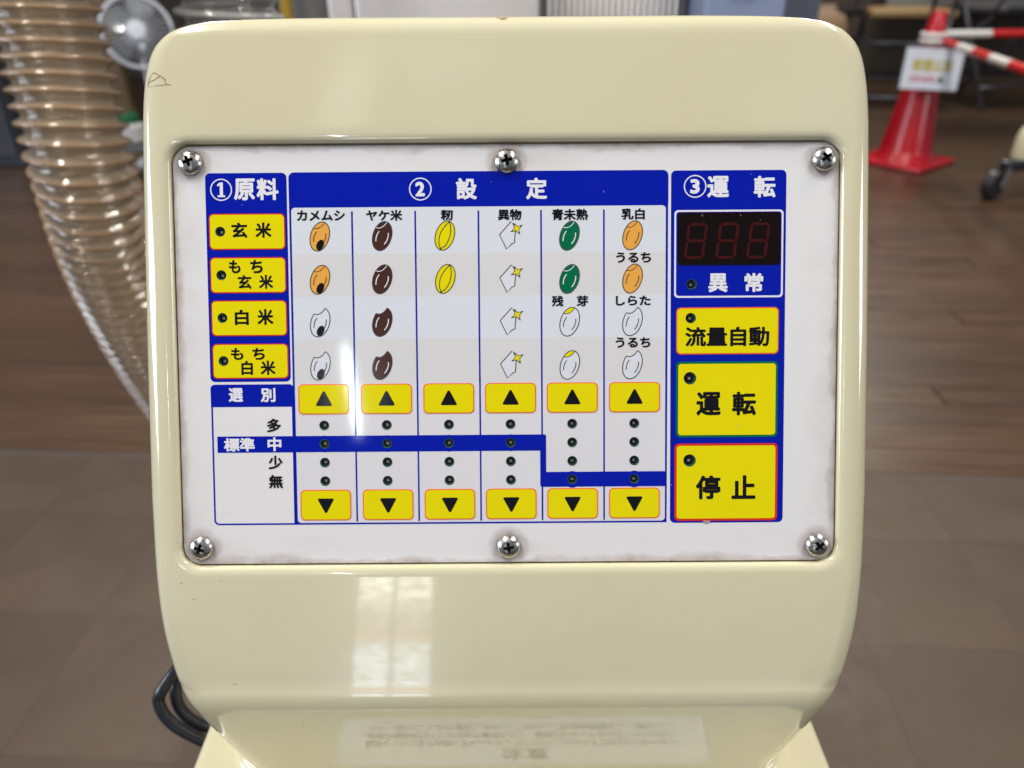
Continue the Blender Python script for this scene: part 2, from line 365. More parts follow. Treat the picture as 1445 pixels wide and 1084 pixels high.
# bend from the chin into the neck, then the neck and its foot fillet
ang0 = T + R(4.6)        # slope of the chin end against the vertical
steps = 12; p = f0.copy(); rb = 0.022
for i in range(1, steps + 1):
    a = ang0 + (R(-4) - ang0) * (i - 0.5) / steps
    p = p + Vector((0, -math.sin(a), -math.cos(a))) * (rb * (ang0 + R(4)) / steps)
    k = i / steps; d = Vector((0, 1, 0))
    slices.append((p.copy(), d, w0 - 0.0022 * k, 0.015 + 0.003 * k))
w1 = w0 - 0.0022
SHELF = 0.580; r3 = 0.006; n_neck = 16; z1 = SHELF + r3; zc = p.z
def neck_taper(k): return 0.65 * k + 0.35 * k * k * (3 - 2 * k)
for i in range(1, n_neck + 1):
    k = i / n_neck; z = zc + (z1 - zc) * k
    slices.append((Vector((0, p.y + 0.07 * (zc - z), z)), Vector((0, 1, 0)), w1 - 0.0100 * neck_taper(k), 0.018 + 0.010 * k))
yb = p.y + 0.07 * (zc - z1); wb = w1 - 0.0100
for i in range(1, 9):
    a = i / 8 * math.pi / 2
    slices.append((Vector((0, yb - r3 * (1 - math.cos(a)), z1 - r3 * math.sin(a) + 0.0003)), Vector((0, 1, 0)), wb + r3 * (1 - math.cos(a)), 0.028 + r3 * (1 - math.cos(a))))
NF, NA, NS = 20, 8, 5
V, F = [], []
for (fp, d, w, rc) in slices:
    row = []
    D = (BACK - fp.y) / d.y
    prof = [(-w, D * k / NS) for k in range(NS, 0, -1) if D * k / NS > rc + 1e-6]
    prof = [(-w, rc + (D - rc) * k / NS) for k in range(NS, 0, -1)]
    prof += [(-w + rc - rc * math.cos(R(90) * i / NA), rc - rc * math.sin(R(90) * i / NA)) for i in range(NA + 1)]
    prof += [(-w + rc + (2 * w - 2 * rc) * i / NF, 0) for i in range(1, NF)]
    prof += [(w - rc + rc * math.sin(R(90) * i / NA), rc - rc * math.cos(R(90) * i / NA)) for i in range(NA + 1)]
    prof += [(w, rc + (D - rc) * k / NS) for k in range(1, NS + 1)]
    for (x, t) in prof: V.append(Vector((x, 0, 0)) + fp + d * t)
    NP = len(prof)
for s in range(len(slices) - 1):
    for i in range(NP):
        j = (i + 1) % NP
        F.append((s * NP + i, (s + 1) * NP + i, (s + 1) * NP + j, s * NP + j))
F.append(tuple(range(NP))); F.append(tuple(range((len(slices) - 1) * NP, len(slices) * NP))[::-1])
hm = bpy.data.meshes.new('housing'); hm.from_pydata([tuple(v) for v in V], [], F)
bm = bmesh.new(); bm.from_mesh(hm); bmesh.ops.recalc_face_normals(bm, faces=bm.faces); bm.to_mesh(hm); bm.free()
housing = link('housing', hm, m_cream)
# pocket for the control plate, with a rolled lip
PW, PH, PR, PCY = 273.0, 173.2, 7.5, -0.75
cut = [(-2.6, 0.75), (0.3, 0.75), (1.0, 0.9), (1.6, 1.25), (2.05, 2.0), (2.32, 2.9), (2.46, 3.8), (2.53, 4.7), (6.0, 5.2)]
cv, cf = [], []
for (n, g) in cut:
    for (x, y) in rrect(PW + 2 * g, PH + 2 * g, PR + g, 8, 0, PCY): cv.append(tuple(on_panel(x, y, n)))
q = len(cv) // len(cut)
for k in range(len(cut) - 1):
    for i in range(q): j = (i + 1) % q; cf.append((k * q + i, k * q + j, (k + 1) * q + j, (k + 1) * q + i))
cf.append(tuple(range(q))[::-1]); cf.append(tuple(range((len(cut) - 1) * q, len(cut) * q)))
cutter = mesh_obj('pocket_cutter', cv, cf, m_cream)
bo = housing.modifiers.new('pocket', 'BOOLEAN'); bo.object = cutter; bo.operation = 'DIFFERENCE'; bo.solver = 'EXACT'
bpy.context.view_layer.update()
nm = bpy.data.meshes.new_from_object(housing.evaluated_get(bpy.context.evaluated_depsgraph_get()))
housing.modifiers.clear(); housing.data = nm; nm.name = 'housing'
bpy.data.objects.remove(cutter)
nm.materials.clear(); nm.materials.append(m_cream); pass
for pz in nm.polygons: pz.material_index = 0
nm.polygons.foreach_set('use_smooth', [True] * len(nm.polygons)); nm.set_sharp_from_angle(angle=R(32))
housing.parent = machine
bvh = BVHTree.FromPolygons([v.co.copy() for v in nm.vertices], [tuple(pz.vertices) for pz in nm.polygons])

# lower body with its shelf
lb = box_mesh('lower_body', 0.313, 0.42, SHELF - 0.06, 0.007, 3)
link('lower_body', lb, m_cream, machine, (0, 0.062, 0.06), smooth=40)
link('plinth', box_mesh('plinth', 0.27, 0.38, 0.06, 0.004), mat('plinth_black', (0.02, 0.02, 0.02, 1), 0.6), machine, (0, 0.062, 0.0005))
lab = link('warning_label', fill_mesh('warning_label', [rrect(0.182, 0.024, 0.002)], 0.0001), m_label, machine, (0.006, yb - 0.0215, SHELF + 0.0004))
lab['label'] = 'white caution label with small print'
link('lettering', text_mesh('注意', -0.011, 0.0042, 0.0125, 0.0098, 0.02), m_grey_ink, lab, (0, 0, 0.0004))
for (s, y) in (('電源を入れたまま内部に手を入れないでください。けがをするおそれがあります', 0.0000), ('点検や清掃を行うときは必ず電源を切り、機械が止まってから行ってください', -0.0040), ('カバーを外したまま運転しないでください。取扱説明書をよく読むこと', -0.0080)):
    link('lettering', text_mesh(s, -0.078, y, 0.076, y + 0.0030, 0.012), m_grey_ink, lab, (0, 0, 0.0004))

# chipped paint on the shoulder and crown, laid on the surface
def decal(name, pts, width, m, closed=False):
    v, f = [], []; P2 = [Vector((a, b)) for a, b in pts]; out = []
    for a, b in zip(P2, P2[1:]):
        for k in range(5): out.append(a.lerp(b, k / 5))
    out.append(P2[-1])
    for i, c in enumerate(out):
        t = (out[min(i + 1, len(out) - 1)] - out[max(i - 1, 0)]).normalized(); s = Vector((-t.y, t.x))
        wd = width * (0.35 + 0.9 * random.random()) / 2
        for e in (-1, 1):
            q2 = c + s * wd * e; o3 = on_panel(q2.x, q2.y, 30)
            hit = bvh.ray_cast(o3, -PN)
            if hit[0] is None: hit = (on_panel(q2.x, q2.y, 2.5), PN)
            v.append(hit[0] + hit[1] * 0.00012)
    for i in range(len(out) - 1): f.append((2 * i, 2 * i + 1, 2 * i + 3, 2 * i + 2))
    return mesh_obj(name, v, f, m, machine)
decal('paint_scratch', [(-145.4, 109.8), (-144.6, 112.2), (-143.3, 114.4), (-142.2, 114.9), (-140.4, 114.0), (-138.6, 112.8), (-137.6, 112.0), (-137.3, 110.2), (-135.2, 109.8)], 0.38, m_chip)
decal('paint_scratch', [(-145.0, 109.4), (-141, 109.6), (-137.2, 109.8)], 0.22, m_chip)
decal('paint_scratch', [(-144.6, 111.2), (-142.2, 111.9), (-139.8, 113.2)], 0.35, m_chip)
for (x0, x1, y0) in ((-3.2, 1.2, 136.4), (-1.5, 0.4, 135.6)):
    decal('paint_chip', [(x0 + (x1 - x0) * i / 6, y0 + random.uniform(-.5, .5)) for i in range(7)], 0.7, m_chip)
for (x, y) in ((-137.5, -95), (-133.0, -101.5), (-121, -93.6), (-117, -139)):
    a = random.random() * 6.28
    decal('scuff_mark', [(x, y), (x + 1.0 * math.cos(a), y + 0.6 * math.sin(a)), (x + 1.7 * math.cos(a), y + 0.9 * math.sin(a))], 0.26, mat('scuff', (0.36, 0.31, 0.21, 1), 0.6))
decal('paint_chip', [(150.0, -63.5), (150.3, -65), (149.7, -66.4)], 0.5, m_chip)

# ------------------------------------------------------------------ control plate (part) and its print (sub-parts), all in millimetres on the plate
MM = 0.001
CX = [-76.6, -50.5, -24.6, 1.1, 26.8, 52.7]
LY = [-29.1, -36.9, -44.7, -52.5]
SEL_LED = [(-117.8, 51.2), (-117.8, 33.4), (-117.8, 15.8), (-117.8, -2.0)]
RUN_LED = [(76.0, 14.4, 2.15), (75.8, -10.5, 2.6), (75.8, -44.9, 2.6)]
FAULT_LED = (76.3, 28.3, 2.15)
LR = 2.02
holes = [(x, y, LR) for x in CX for y in LY] + [(x, y, 2.05) for x, y in SEL_LED] + RUN_LED + [FAULT_LED]
def S(loops): return [[(x * MM, y * MM) for x, y in lp] for lp in loops]
plate_me = fill_mesh('control_plate', S([rrect(PW, PH, PR, 8, 0, PCY)] + [circle(r + 0.02, 28, x, y) for x, y, r in holes]), 0.0010)
plate = link('control_plate', plate_me, m_plate, machine, on_panel(0, 0, -1.0), PROT)
plate['label'] = 'glossy white control plate with printed blue fields'
TOPH = 1.0            # plate surface above the plate's own origin
def printed(name, loops, m, h, parent=plate, cx=0, cy=0):
    me = fill_mesh(name, S([[(x - cx, y - cy) for x, y in lp] for lp in loops]))
    z = (TOPH + h) * MM if parent is plate else h * MM
    return link(name, me, m, parent, (cx * MM, cy * MM, z))
def inside(x0, y0, x1, y1, pad=0.02):
    return [circle(r + pad, 28, x, y) for x, y, r in holes if x0 < x < x1 and y0 < y < y1]
def rr(x0, y0, x1, y1, r, n=5): return rrect(x1 - x0, y1 - y0, r, n, (x0 + x1) / 2, (y0 + y1) / 2)
# raw material block, header of the setting block, running block
printed('material_field', [rr(-123.5, -10.7, -90.1, 75.0, 2.0)] + inside(-123.5, -10.7, -90.1, 75), m_blue, 0.04)
printed('setting_header', [[(-89.3, 61.2)] + [(66.6, 61.2)] + [(x, y) for x, y in rr(-89.3, 50, 66.6, 75.1, 2.2) if y > 62]], m_blue, 0.04)
printed('running_field', [rr(67.7, -71.2, 115.0, 74.8, 2.0)] + inside(67.7, -71.2, 115, 74.8), m_blue, 0.04)
# frame round the setting columns
L = 0.85
printed('setting_frame', [[(-89.3, 61.3), (-89.3, -70.9), (66.3, -70.9), (66.5, 61.3)][::-1], rr(-88.5, -70.2, 65.6, 60.8, 1.6)], m_blue, 0.045)
rows = [60.7, 41.8, 24.3, 6.8, -11.4]
for i in range(4):
    for c in range(6):
        xa = -88.4 if c == 0 else CX[c] - 12.9 + 0.3; xb = 65.5 if c == 5 else CX[c] + 12.9 - 0.3
        top = rr(xa, rows[i + 1], xb, rows[i], 0.05, 1)
        printed('row_tint', [top], m_tint_a if i % 2 == 0 else m_tint_b, 0.025)
printed('lamp_zone_tint', [rr(-88.4, -70.1, 65.5, -11.4, 0.3)] + inside(-88.4, -70.1, 65.5, -11.4), m_tint_c, 0.02)
for i, x in enumerate((-63.5, -37.5, -11.5, 14.25, 40.1)):
    printed('column_rule', [rr(x - 0.33, -69.7, x + 0.33, 59.2, 0.15, 2)], m_blue, 0.06)
# selection table at lower left
printed('selection_header', [[(-123.6, -21.2), (-89.0, -21.2)] + [(x, y) for x, y in rr(-123.6, -40, -89.0, -11.8, 1.8) if y > -20]], m_blue, 0.04)
printed('selection_frame', [[(-123.5, -21), (-123.5, -69.3), (-122.9, -70.4), (-121.7, -70.9), (-89.3, -70.9), (-89.3, -21)][::-1], [(-122.8, -21), (-122.8, -69.1), (-122.3, -69.9), (-121.5, -70.2), (-89.9, -70.2), (-89.9, -21)]], m_blue, 0.035)
# standard band, stepping down for the last two columns, bulging round its lamps
def band_loop():
    up, dn = [], []
    top1, bot1, top2, bot2 = -33.5, -40.3, -49.3, -55.6
    def arc(cx, cy, y, upper):
        r = 3.5; hx = math.sqrt(max(0.01, r * r - (y - cy) ** 2)); a0 = math.atan2(y - cy, -hx); a1 = math.atan2(y - cy, hx)
        if not upper and a0 > 0: a0 -= 2 * math.pi
        return [(cx + r * math.cos(a0 + (a1 - a0) * k / 8), cy + r * math.sin(a0 + (a1 - a0) * k / 8)) for k in range(9)]
    t = [(-121.3, top1)]
    for c in range(4): t += arc(CX[c], LY[1], top1, True)
    t += [(15.2, top1), (15.7, top1 - 0.2), (15.9, top1 - 0.7), (15.9, top2)]
    for c in (4, 5): t += arc(CX[c], LY[3], top2, True)
    t += [(66.0, top2)]
    b = [(-121.3, bot1)]
    for c in range(4): b += arc(CX[c], LY[1], bot1, False)
    b += [(13.4, bot1), (13.4, bot2 + 0.7), (13.6, bot2 + 0.2), (14.1, bot2)]
    for c in (4, 5): b += arc(CX[c], LY[3], bot2, False)
    b += [(66.0, bot2)]
    return b + t[::-1]
bl = [circle(LR + 0.02, 28, CX[c], LY[1]) for c in range(4)] + [circle(LR + 0.02, 28, CX[c], LY[3]) for c in (4, 5)]
printed('standard_band', [band_loop()] + bl, m_blue, 0.075)
# white frame round the display and fault lamp
printed('display_frame', [rr(69.1, 22.8, 114.0, 58.7, 1.6), rr(69.85, 23.55, 113.25, 57.95, 1.2)], m_white, 0.07)
def letters(s, x0, y0, x1, y1, m, h=0.1, parent=plate, bold=0.022, ox=0, oy=0):
    cx, cy = (x0 + x1) / 2, (y0 + y1) / 2
    me = text_mesh(s, (x0 - cx) * MM, (y0 - cy) * MM, (x1 - cx) * MM, (y1 - cy) * MM, bold)
    z = (TOPH + h) * MM if parent is plate else h * MM
    return link('lettering', me, m, parent, ((cx - ox) * MM, (cy - oy) * MM, z))
WHITE_TEXT = [('①', -121.5, 63.8, -112.5, 72.7), ('原', -111.8, 63.9, -103.1, 72.8), ('料', -102.5, 63.9, -93.4, 72.8), ('②', -39.9, 63.4, -30.6, 72.6), ('設', -20.6, 63.6, -12.0, 72.4), ('定', 8.1, 63.5, 16.8, 72.3), ('③', 72.9, 63.7, 82.2, 72.9), ('運', 82.5, 63.7, 91.5, 72.5), ('転', 101.6, 63.6, 110.6, 72.4), ('選', -116.1, -19.1, -110.1, -13.2), ('別', -102.8, -19.2, -96.6, -13.3), ('標準', -118.6, -39.8, -105.7, -34.1), ('中', -100.4, -39.8, -94.6, -33.9), ('異', 83.2, 25.0, 91.2, 32.8), ('常', 98.1, 25.0, 105.9, 32.8)]
BLACK_TEXT = [('カメムシ', -86.1, 55.4, -66.4, 59.7), ('ヤケ米', -57.7, 55.2, -42.8, 59.7), ('籾', -27.0, 55.2, -22.0, 59.6), ('異物', -3.5, 55.1, 6.2, 59.6), ('青未熟', 18.7, 54.9, 33.6, 59.6), ('乳白', 47.3, 55.0, 56.9, 59.6), ('うるち', 45.1, 37.4, 59.5, 41.7), ('しらた', 45.0, 19.8, 59.4, 23.9), ('うるち', 44.9, 2.4, 59.3, 6.7), ('残', 18.5, 19.6, 23.3, 24.1), ('芽', 28.8, 19.6, 33.6, 24.1), ('多', -100.5, -31.8, -94.6, -26.1), ('少', -100.2, -47.4, -94.3, -41.6), ('無', -100.2, -55.4, -94.3, -49.7)]
for t in WHITE_TEXT:
    if t[0] in '①②③':
        _, x0, y0, x1, y1 = t; cx, cy, r_ = (x0 + x1) / 2, (y0 + y1) / 2, (x1 - x0) / 2
        printed('number_ring', [circle(r_, 40, 0, 0), circle(r_ - 0.48, 40, 0, 0)], m_white, 0.11).location.xy = (cx * MM, cy * MM)
        hw = 1.15 if t[0] == '①' else 2.0
        if t[0] == '①':
            printed('numeral', [[(-0.45, 3.0), (0.75, 3.0), (0.75, -2.2), (1.55, -2.2), (1.55, -3.0), (-1.45, -3.0), (-1.45, -2.2), (-0.55, -2.2), (-0.55, 1.7), (-1.6, 1.35), (-1.6, 2.15)]], m_white, 0.11).location.xy = (cx * MM, cy * MM)
        else: letters(str('①②③'.index(t[0]) + 1), cx - hw - 0.1, cy - 3.0, cx + hw - 0.1, cy + 3.0, m_white, 0.11, bold=0.045)
    else: letters(*t, m_white, 0.11, bold=0.036)
for t in BLACK_TEXT: letters(*t, m_black, 0.11, bold=0.034)

# rice grain pictures
def ribbon(pts, w, v, f, mi, idx, z):
    p = [Vector(q) for q in pts]; b = len(v)
    for i, c in enumerate(p):
        t = (p[min(i + 1, len(p) - 1)] - p[max(i - 1, 0)]).normalized(); s = Vector((-t.y, t.x)) * w / 2
        v.append((c.x + s.x, c.y + s.y, z)); v.append((c.x - s.x, c.y - s.y, z))
    for i in range(len(p) - 1): f.append((b + 2 * i, b + 2 * i + 1, b + 2 * i + 3, b + 2 * i + 2)); mi.append(idx)
def curve2(pts, n=8): return [(q.x, q.y) for q in spline([(a, b, 0) for a, b in pts], n)]
K = 0.2905
def egg(n=48, s=1.0): return [(s * (13.5 * math.cos(a) + 3.8 * math.sin(a)), s * 20.4 * math.sin(a)) for a in (2 * math.pi * i / n for i in range(n))]
BITE = [(-7.9, 12.1), (-5.2, 11.2), (-2.4, 11.5), (1.0, 13.1), (4.2, 15.8), (6.6, 19.6)]
HI = [[(-4.3, 6.7), (-6.4, 3.6), (-7.9, 0.4), (-8.8, -3.6), (-9.1, -7.5)], [(8.6, 4.2), (8.7, 0.8), (7.9, -2.9), (5.8, -7.6), (2.8, -11.6)]]
def bitten():
    e = [q for q in egg(72) if not (q[1] > 12.0 and q[0] < 7.2 and q[1] > 12 + (q[0] + 7.9) * 0.25)]
    # start after the bite, going anticlockwise from its left point
    st = min(range(len(e)), key=lambda i: abs(e[i][0] + 8.6) + abs(e[i][1] - 11))
    e = e[st:] + e[:st]
    return [(a, b) for a, b in e] + curve2([(7.6, 20.2)] + BITE[::-1][1:], 5)
def icon(kind, x, y):
    v, f, mi = [], [], []; mats = [m_tint_a, m_line, m_black, m_yellow, m_white]
    def poly(pts, idx, z):
        b = len(v); v.extend((px, py, z) for px, py in pts); f.append(tuple(range(b, b + len(pts)))); mi.append(idx)
    zz = 0.03 / K
    if kind == 'foreign':
        g = [(3.3, 19.1), (-13.3, 0.9), (-3.4, -19.6), (3.8, -12.4), (7.7, -10.7), (9.0, 5.9), (7.4, 12.5)]
        poly(g, 0, 0); ribbon(g + g[:2], 1.25, v, f, mi, 1, zz)
        tips = [(6.3, 17.2), (19.0, 14.2), (15.2, 1.4), (2.7, 4.8)]; c = (11.0, 9.2); st = []
        for i, tp in enumerate(tips):
            nx = tips[(i + 1) % 4]; st.append(tp); mx, my = (tp[0] + nx[0]) / 2 - c[0], (tp[1] + nx[1]) / 2 - c[1]; l = math.hypot(mx, my); st.append((c[0] + mx / l * 3.0, c[1] + my / l * 3.0))
        b = len(v); v.append((c[0], c[1], zz * 2)); v.extend((a, q, zz * 2) for a, q in st)
        for i in range(8): f.append((b, b + 1 + i, b + 1 + (i + 1) % 8)); mi.append(3)
        ribbon(st + st[:2], 0.9, v, f, mi, 1, zz * 3)
        for tp in tips: ribbon([tp, (tp[0] + (c[0] - tp[0]) * 0.42, tp[1] + (c[1] - tp[1]) * 0.42)], 1.1, v, f, mi, 2, zz * 3.5)
    elif kind == 'husk':
        mats[0] = m_yellow; g = egg(); poly(g, 0, 0); ribbon(g + g[:2], 1.25, v, f, mi, 1, zz)
        ribbon(curve2([(6.4, 19.1), (0.6, 13.5), (-4.2, 7.0), (-7.2, 0), (-8.4, -6.5), (-8.2, -12.5), (-6.1, -18.3)]), 1.25, v, f, mi, 1, zz)
        ribbon(curve2([(6.4, 19.1), (8.2, 13.5), (8.4, 7.0), (7.2, -0.5), (4.6, -7.5), (0.5, -14), (-6.1, -18.3)]), 1.25, v, f, mi, 1, zz)
        poly(circle(1.2, 10, 6.4, 19.3), 2, zz * 2); poly(circle(1.2, 10, -6.1, -18.5), 2, zz * 2)
    else:
        fill, bite, germ, spot, lines = kind
        mats[0] = fill
        dark = fill in (m_brown, m_green)
        li = 4 if dark else 1
        g = bitten() if bite else egg()
        c = (1.0, -4.0); b = len(v); v.append((c[0], c[1], 0)); v.extend((a, q, 0) for a, q in g)
        for i in range(len(g)): f.append((b, b + 1 + i, b + 1 + (i + 1) % len(g))); mi.append(0)
        ribbon(g + g[:2], 1.25, v, f, mi, 1, zz)
        if germ == 'yellow':
            cap = [q for q in egg(60) if q[1] > 11 + (q[0] + 6.5) * 0.6]
            cap = sorted(cap, key=lambda q: q[0]); arc = curve2(BITE[::-1], 5)
            poly([(-6.8, 11.4)] + [q for q in cap if -7 < q[0] < 6.4] + arc, 3, zz * 0.5)
        if germ: ribbon(curve2([(-8.4, 11.9)] + BITE[1:-1] + [(6.9, 19.0)], 5), 1.0, v, f, mi, li, zz * 1.5)
        for h in HI: ribbon(curve2(h, 5), 1.4 if dark else 1.2, v, f, mi, li, zz * 1.5)
        if spot:
            poly([(0.3 + 5.2 * math.cos(a) + 1.9 * math.sin(a), -12.0 + 7.4 * math.sin(a)) for a in (2 * math.pi * i / 30 for i in range(30))], 2, zz * 2.5)
    v2 = [(a * K * MM, q * K * MM, z * K * MM) for a, q, z in v]
    return mesh_obj('grain_picture', v2, f, mats, plate, (x * MM, y * MM, (TOPH + 0.06) * MM), mi=mi)
IY = [49.0, 31.3, 13.7, -4.2]
IX = [-76.9, -51.2, -25.4, 1.0, 25.9, 51.9]
IC = [[(m_tan, 0, 1, 1, 0), (m_tan, 0, 1, 1, 0), (m_tint_a, 1, 0, 1, 0), (m_tint_a, 1, 0, 1, 0)],
      [(m_brown, 0, 1, 0, 0), (m_brown, 0, 1, 0, 0), (m_brown, 1, 0, 0, 0), (m_brown, 1, 0, 0, 0)],
      ['husk', 'husk', None, None], ['foreign'] * 4,
      [(m_green, 0, 1, 0, 0), (m_green, 0, 1, 0, 0), (m_tint_a, 0, 'yellow', 0, 0), (m_tint_a, 0, 'yellow', 0, 0)],
      [(m_tan, 0, 1, 0, 0), (m_tan, 0, 1, 0, 0), (m_tint_a, 1, 0, 0, 0), (m_tint_a, 1, 0, 0, 0)]]
for c in range(6):
    for r_ in range(4):
        if IC[c][r_]: icon(IC[c][r_], IX[c] - 0.25 * r_ * (c < 2), IY[r_] - (0.4 if c > 3 else 0.0))

# ------------------------------------------------------------------ membrane buttons (parts): border, face, lettering or arrow
def button(x0, y0, x1, y1, rim, rimw, texts=(), arrow=None, led=None, rad=1.9, bold=0.036):
    cx, cy = (x0 + x1) / 2, (y0 + y1) / 2; w, h = x1 - x0, y1 - y0
    hole = [circle(led[2] + 0.03, 28, led[0] - cx, led[1] - cy)] if led else []
    me = fill_mesh('button', S([rrect(w, h, rad, 6)] + hole), 0.00003)
    b = link('button', me, rim, machine, on_panel(cx, cy, 0.10), PROT)
    fm = fill_mesh('button_face', S([rrect(w - 2 * rimw, h - 2 * rimw, rad - rimw * 0.7, 6)] + hole), 0.00002)
    link('button_face', fm, m_yellow, b, (0, 0, 0.06 * MM))
    for t in texts: letters(*t, m_black, 0.11, b, bold, cx, cy)
    if arrow:
        aw, ah, r0 = 6.9, 6.2, 0.5
        pts = [(-aw / 2 + r0, -ah / 2), (aw / 2 - r0, -ah / 2), (aw / 2 - 0.1, -ah / 2 + 0.35), (aw / 2 - 0.25, -ah / 2 + 0.8), (0.45, ah / 2 - 0.25), (0, ah / 2), (-0.45, ah / 2 - 0.25), (-aw / 2 + 0.25, -ah / 2 + 0.8), (-aw / 2 + 0.1, -ah / 2 + 0.35)]
        pts = [(x, y * arrow + 0.3 * arrow) for x, y in pts]
        link('arrow', fill_mesh('arrow', S([pts])), m_black, b, (0, 0, 0.11 * MM))
    return b
SEL = [(-122.4, 43.8, -91.1, 58.5, [('玄', -113.2, 48.6, -106.6, 54.9), ('米', -103.3, 48.6, -96.7, 54.9)]),
       (-122.4, 26.0, -91.1, 40.7, [('も', -114.6, 34.1, -109.8, 39.6), ('ち', -105.8, 34.1, -100.6, 39.6), ('玄', -111.1, 27.7, -105.4, 33.5), ('米', -102.3, 27.7, -96.5, 33.5)]),
       (-122.4, 8.3, -91.1, 23.0, [('白', -112.7, 12.8, -106.9, 19.2), ('米', -103.3, 12.8, -96.7, 19.4)]),
       (-122.4, -9.4, -90.9, 5.1, [('も', -114.7, -1.6, -109.5, 3.4), ('ち', -105.8, -1.6, -100.6, 3.4), ('白', -110.5, -7.9, -105.7, -1.9), ('米', -102.5, -7.9, -96.3, -1.9)])]
for (a, b_, c, d, tx), (lx, ly) in zip(SEL, SEL_LED): button(a, b_, c, d, m_red, 0.45, tx, led=(lx, ly, 2.05))
for x in CX:
    button(x - 10.45, -24.5, x + 10.65, -11.9, m_orange, 0.42, arrow=1)
    button(x - 10.45, -69.1, x + 10.65, -56.2, m_orange, 0.42, arrow=-1)
button(70.0, -0.6, 112.5, 18.8, m_orange, 0.5, [('流量自動', 73.7, 2.6, 108.6, 10.8)], led=RUN_LED[0], bold=0.032)
button(70.0, -35.2, 112.4, -3.6, m_green, 0.95, [('運', 78.5, -26.1, 88.7, -16.2), ('転', 93.4, -26.1, 103.4, -16.2)], led=RUN_LED[1], bold=0.037)
button(69.5, -70.4, 112.6, -37.8, m_red, 0.95, [('停', 78.5, -61.3, 88.8, -51.2), ('止', 93.4, -61.3, 103.5, -51.2)], led=RUN_LED[2], bold=0.037)

# indicator lamps: a dark green well behind the plate with the lamp die at its bottom
def lamp_mesh(r, depth=2.3):
    n = 24; v, f, mi = [], [], []
    rings = [(r, 0.12), (r - 0.14, 0.12), (r - 0.2, -depth * 0.5), (r - 0.55, -depth * 0.55), (r - 0.6, -depth), (0.05, -depth)]
    for (q, z) in rings:
        for i in range(n): a = 2 * math.pi * i / n; v.append((q * math.cos(a) * MM, q * math.sin(a) * MM, z * MM))
    for k in range(len(rings) - 1):
        for i in range(n): j = (i + 1) % n; f.append((k * n + i, k * n + j, (k + 1) * n + j, (k + 1) * n + i)); mi.append(0 if k < 4 else 1)
    def cube(sx, sy, z0, z1, idx):
        b = len(v)
        for z in (z0, z1):
            for (sa, sb) in ((-1, -1), (1, -1), (1, 1), (-1, 1)): v.append((sa * sx * MM / 2, sb * sy * MM / 2, z * MM))
        for fc in ((4, 5, 6, 7), (0, 1, 5, 4), (1, 2, 6, 5), (2, 3, 7, 6), (3, 0, 4, 7)): f.append(tuple(b + q for q in fc)); mi.append(idx)
    cube(1.75, 1.55, -depth, -depth + 0.5, 1); cube(1.1, 1.0, -depth + 0.5, -depth + 0.95, 2)
    me = bpy.data.meshes.new('indicator_lamp'); me.from_pydata(v, [], f)
    for m in (m_lampgreen, m_lampdark, m_die): me.materials.append(m)
    me.polygons.foreach_set('material_index', mi); return me
lm = {}
for (x, y, r) in holes:
    if r not in lm: lm[r] = lamp_mesh(r)
    link('indicator_lamp', lm[r], [], machine, on_panel(x, y, 0.0), PROT)

# seven-segment display, switched off
disp = link('display', fill_mesh('display', S([rrect(42.4, 21.6, 1.6, 6)]), 0.00006), m_display, machine, on_panel(91.65, 46.9, 0.1), PROT)
disp['label'] = 'dark three-digit display, switched off'
def seg_poly(x0, y0, x1, y1, t=1.0):
    d = Vector((x1 - x0, y1 - y0)); l = d.length; d.normalize(); s = Vector((-d.y, d.x)); a = Vector((x0, y0)); b = Vector((x1, y1))
    g = 0.22; e = t / 2
    return [tuple(q) for q in (a + d * g, a + d * (g + e) + s * e, b - d * (g + e) + s * e, b - d * g, b - d * (g + e) - s * e, a + d * (g + e) - s * e)]
W7, H7 = 7.2, 13.6
SEG = [((0, H7), (W7, H7)), ((0, H7 / 2), (W7, H7 / 2)), ((0, 0), (W7, 0)), ((0, H7 / 2), (0, H7)), ((W7, H7 / 2), (W7, H7)), ((0, 0), (0, H7 / 2)), ((W7, 0), (W7, H7 / 2))]
for dx in (-13.7, -0.7, 12.0):
    for (a, b_) in SEG:
        sk = lambda p: (p[0] - W7 / 2 + dx + (p[1] - H7 / 2) * 0.13, p[1] - H7 / 2 - 0.8)
        pa, pb = sk(a), sk(b_); mx, my = (pa[0] + pb[0]) / 2, (pa[1] + pb[1]) / 2
        link('segment', fill_mesh('segment', S([[(x - mx, y - my) for x, y in seg_poly(*pa, *pb, 1.15)]])), m_segment, disp, (mx * MM, my * MM, 0.1 * MM))

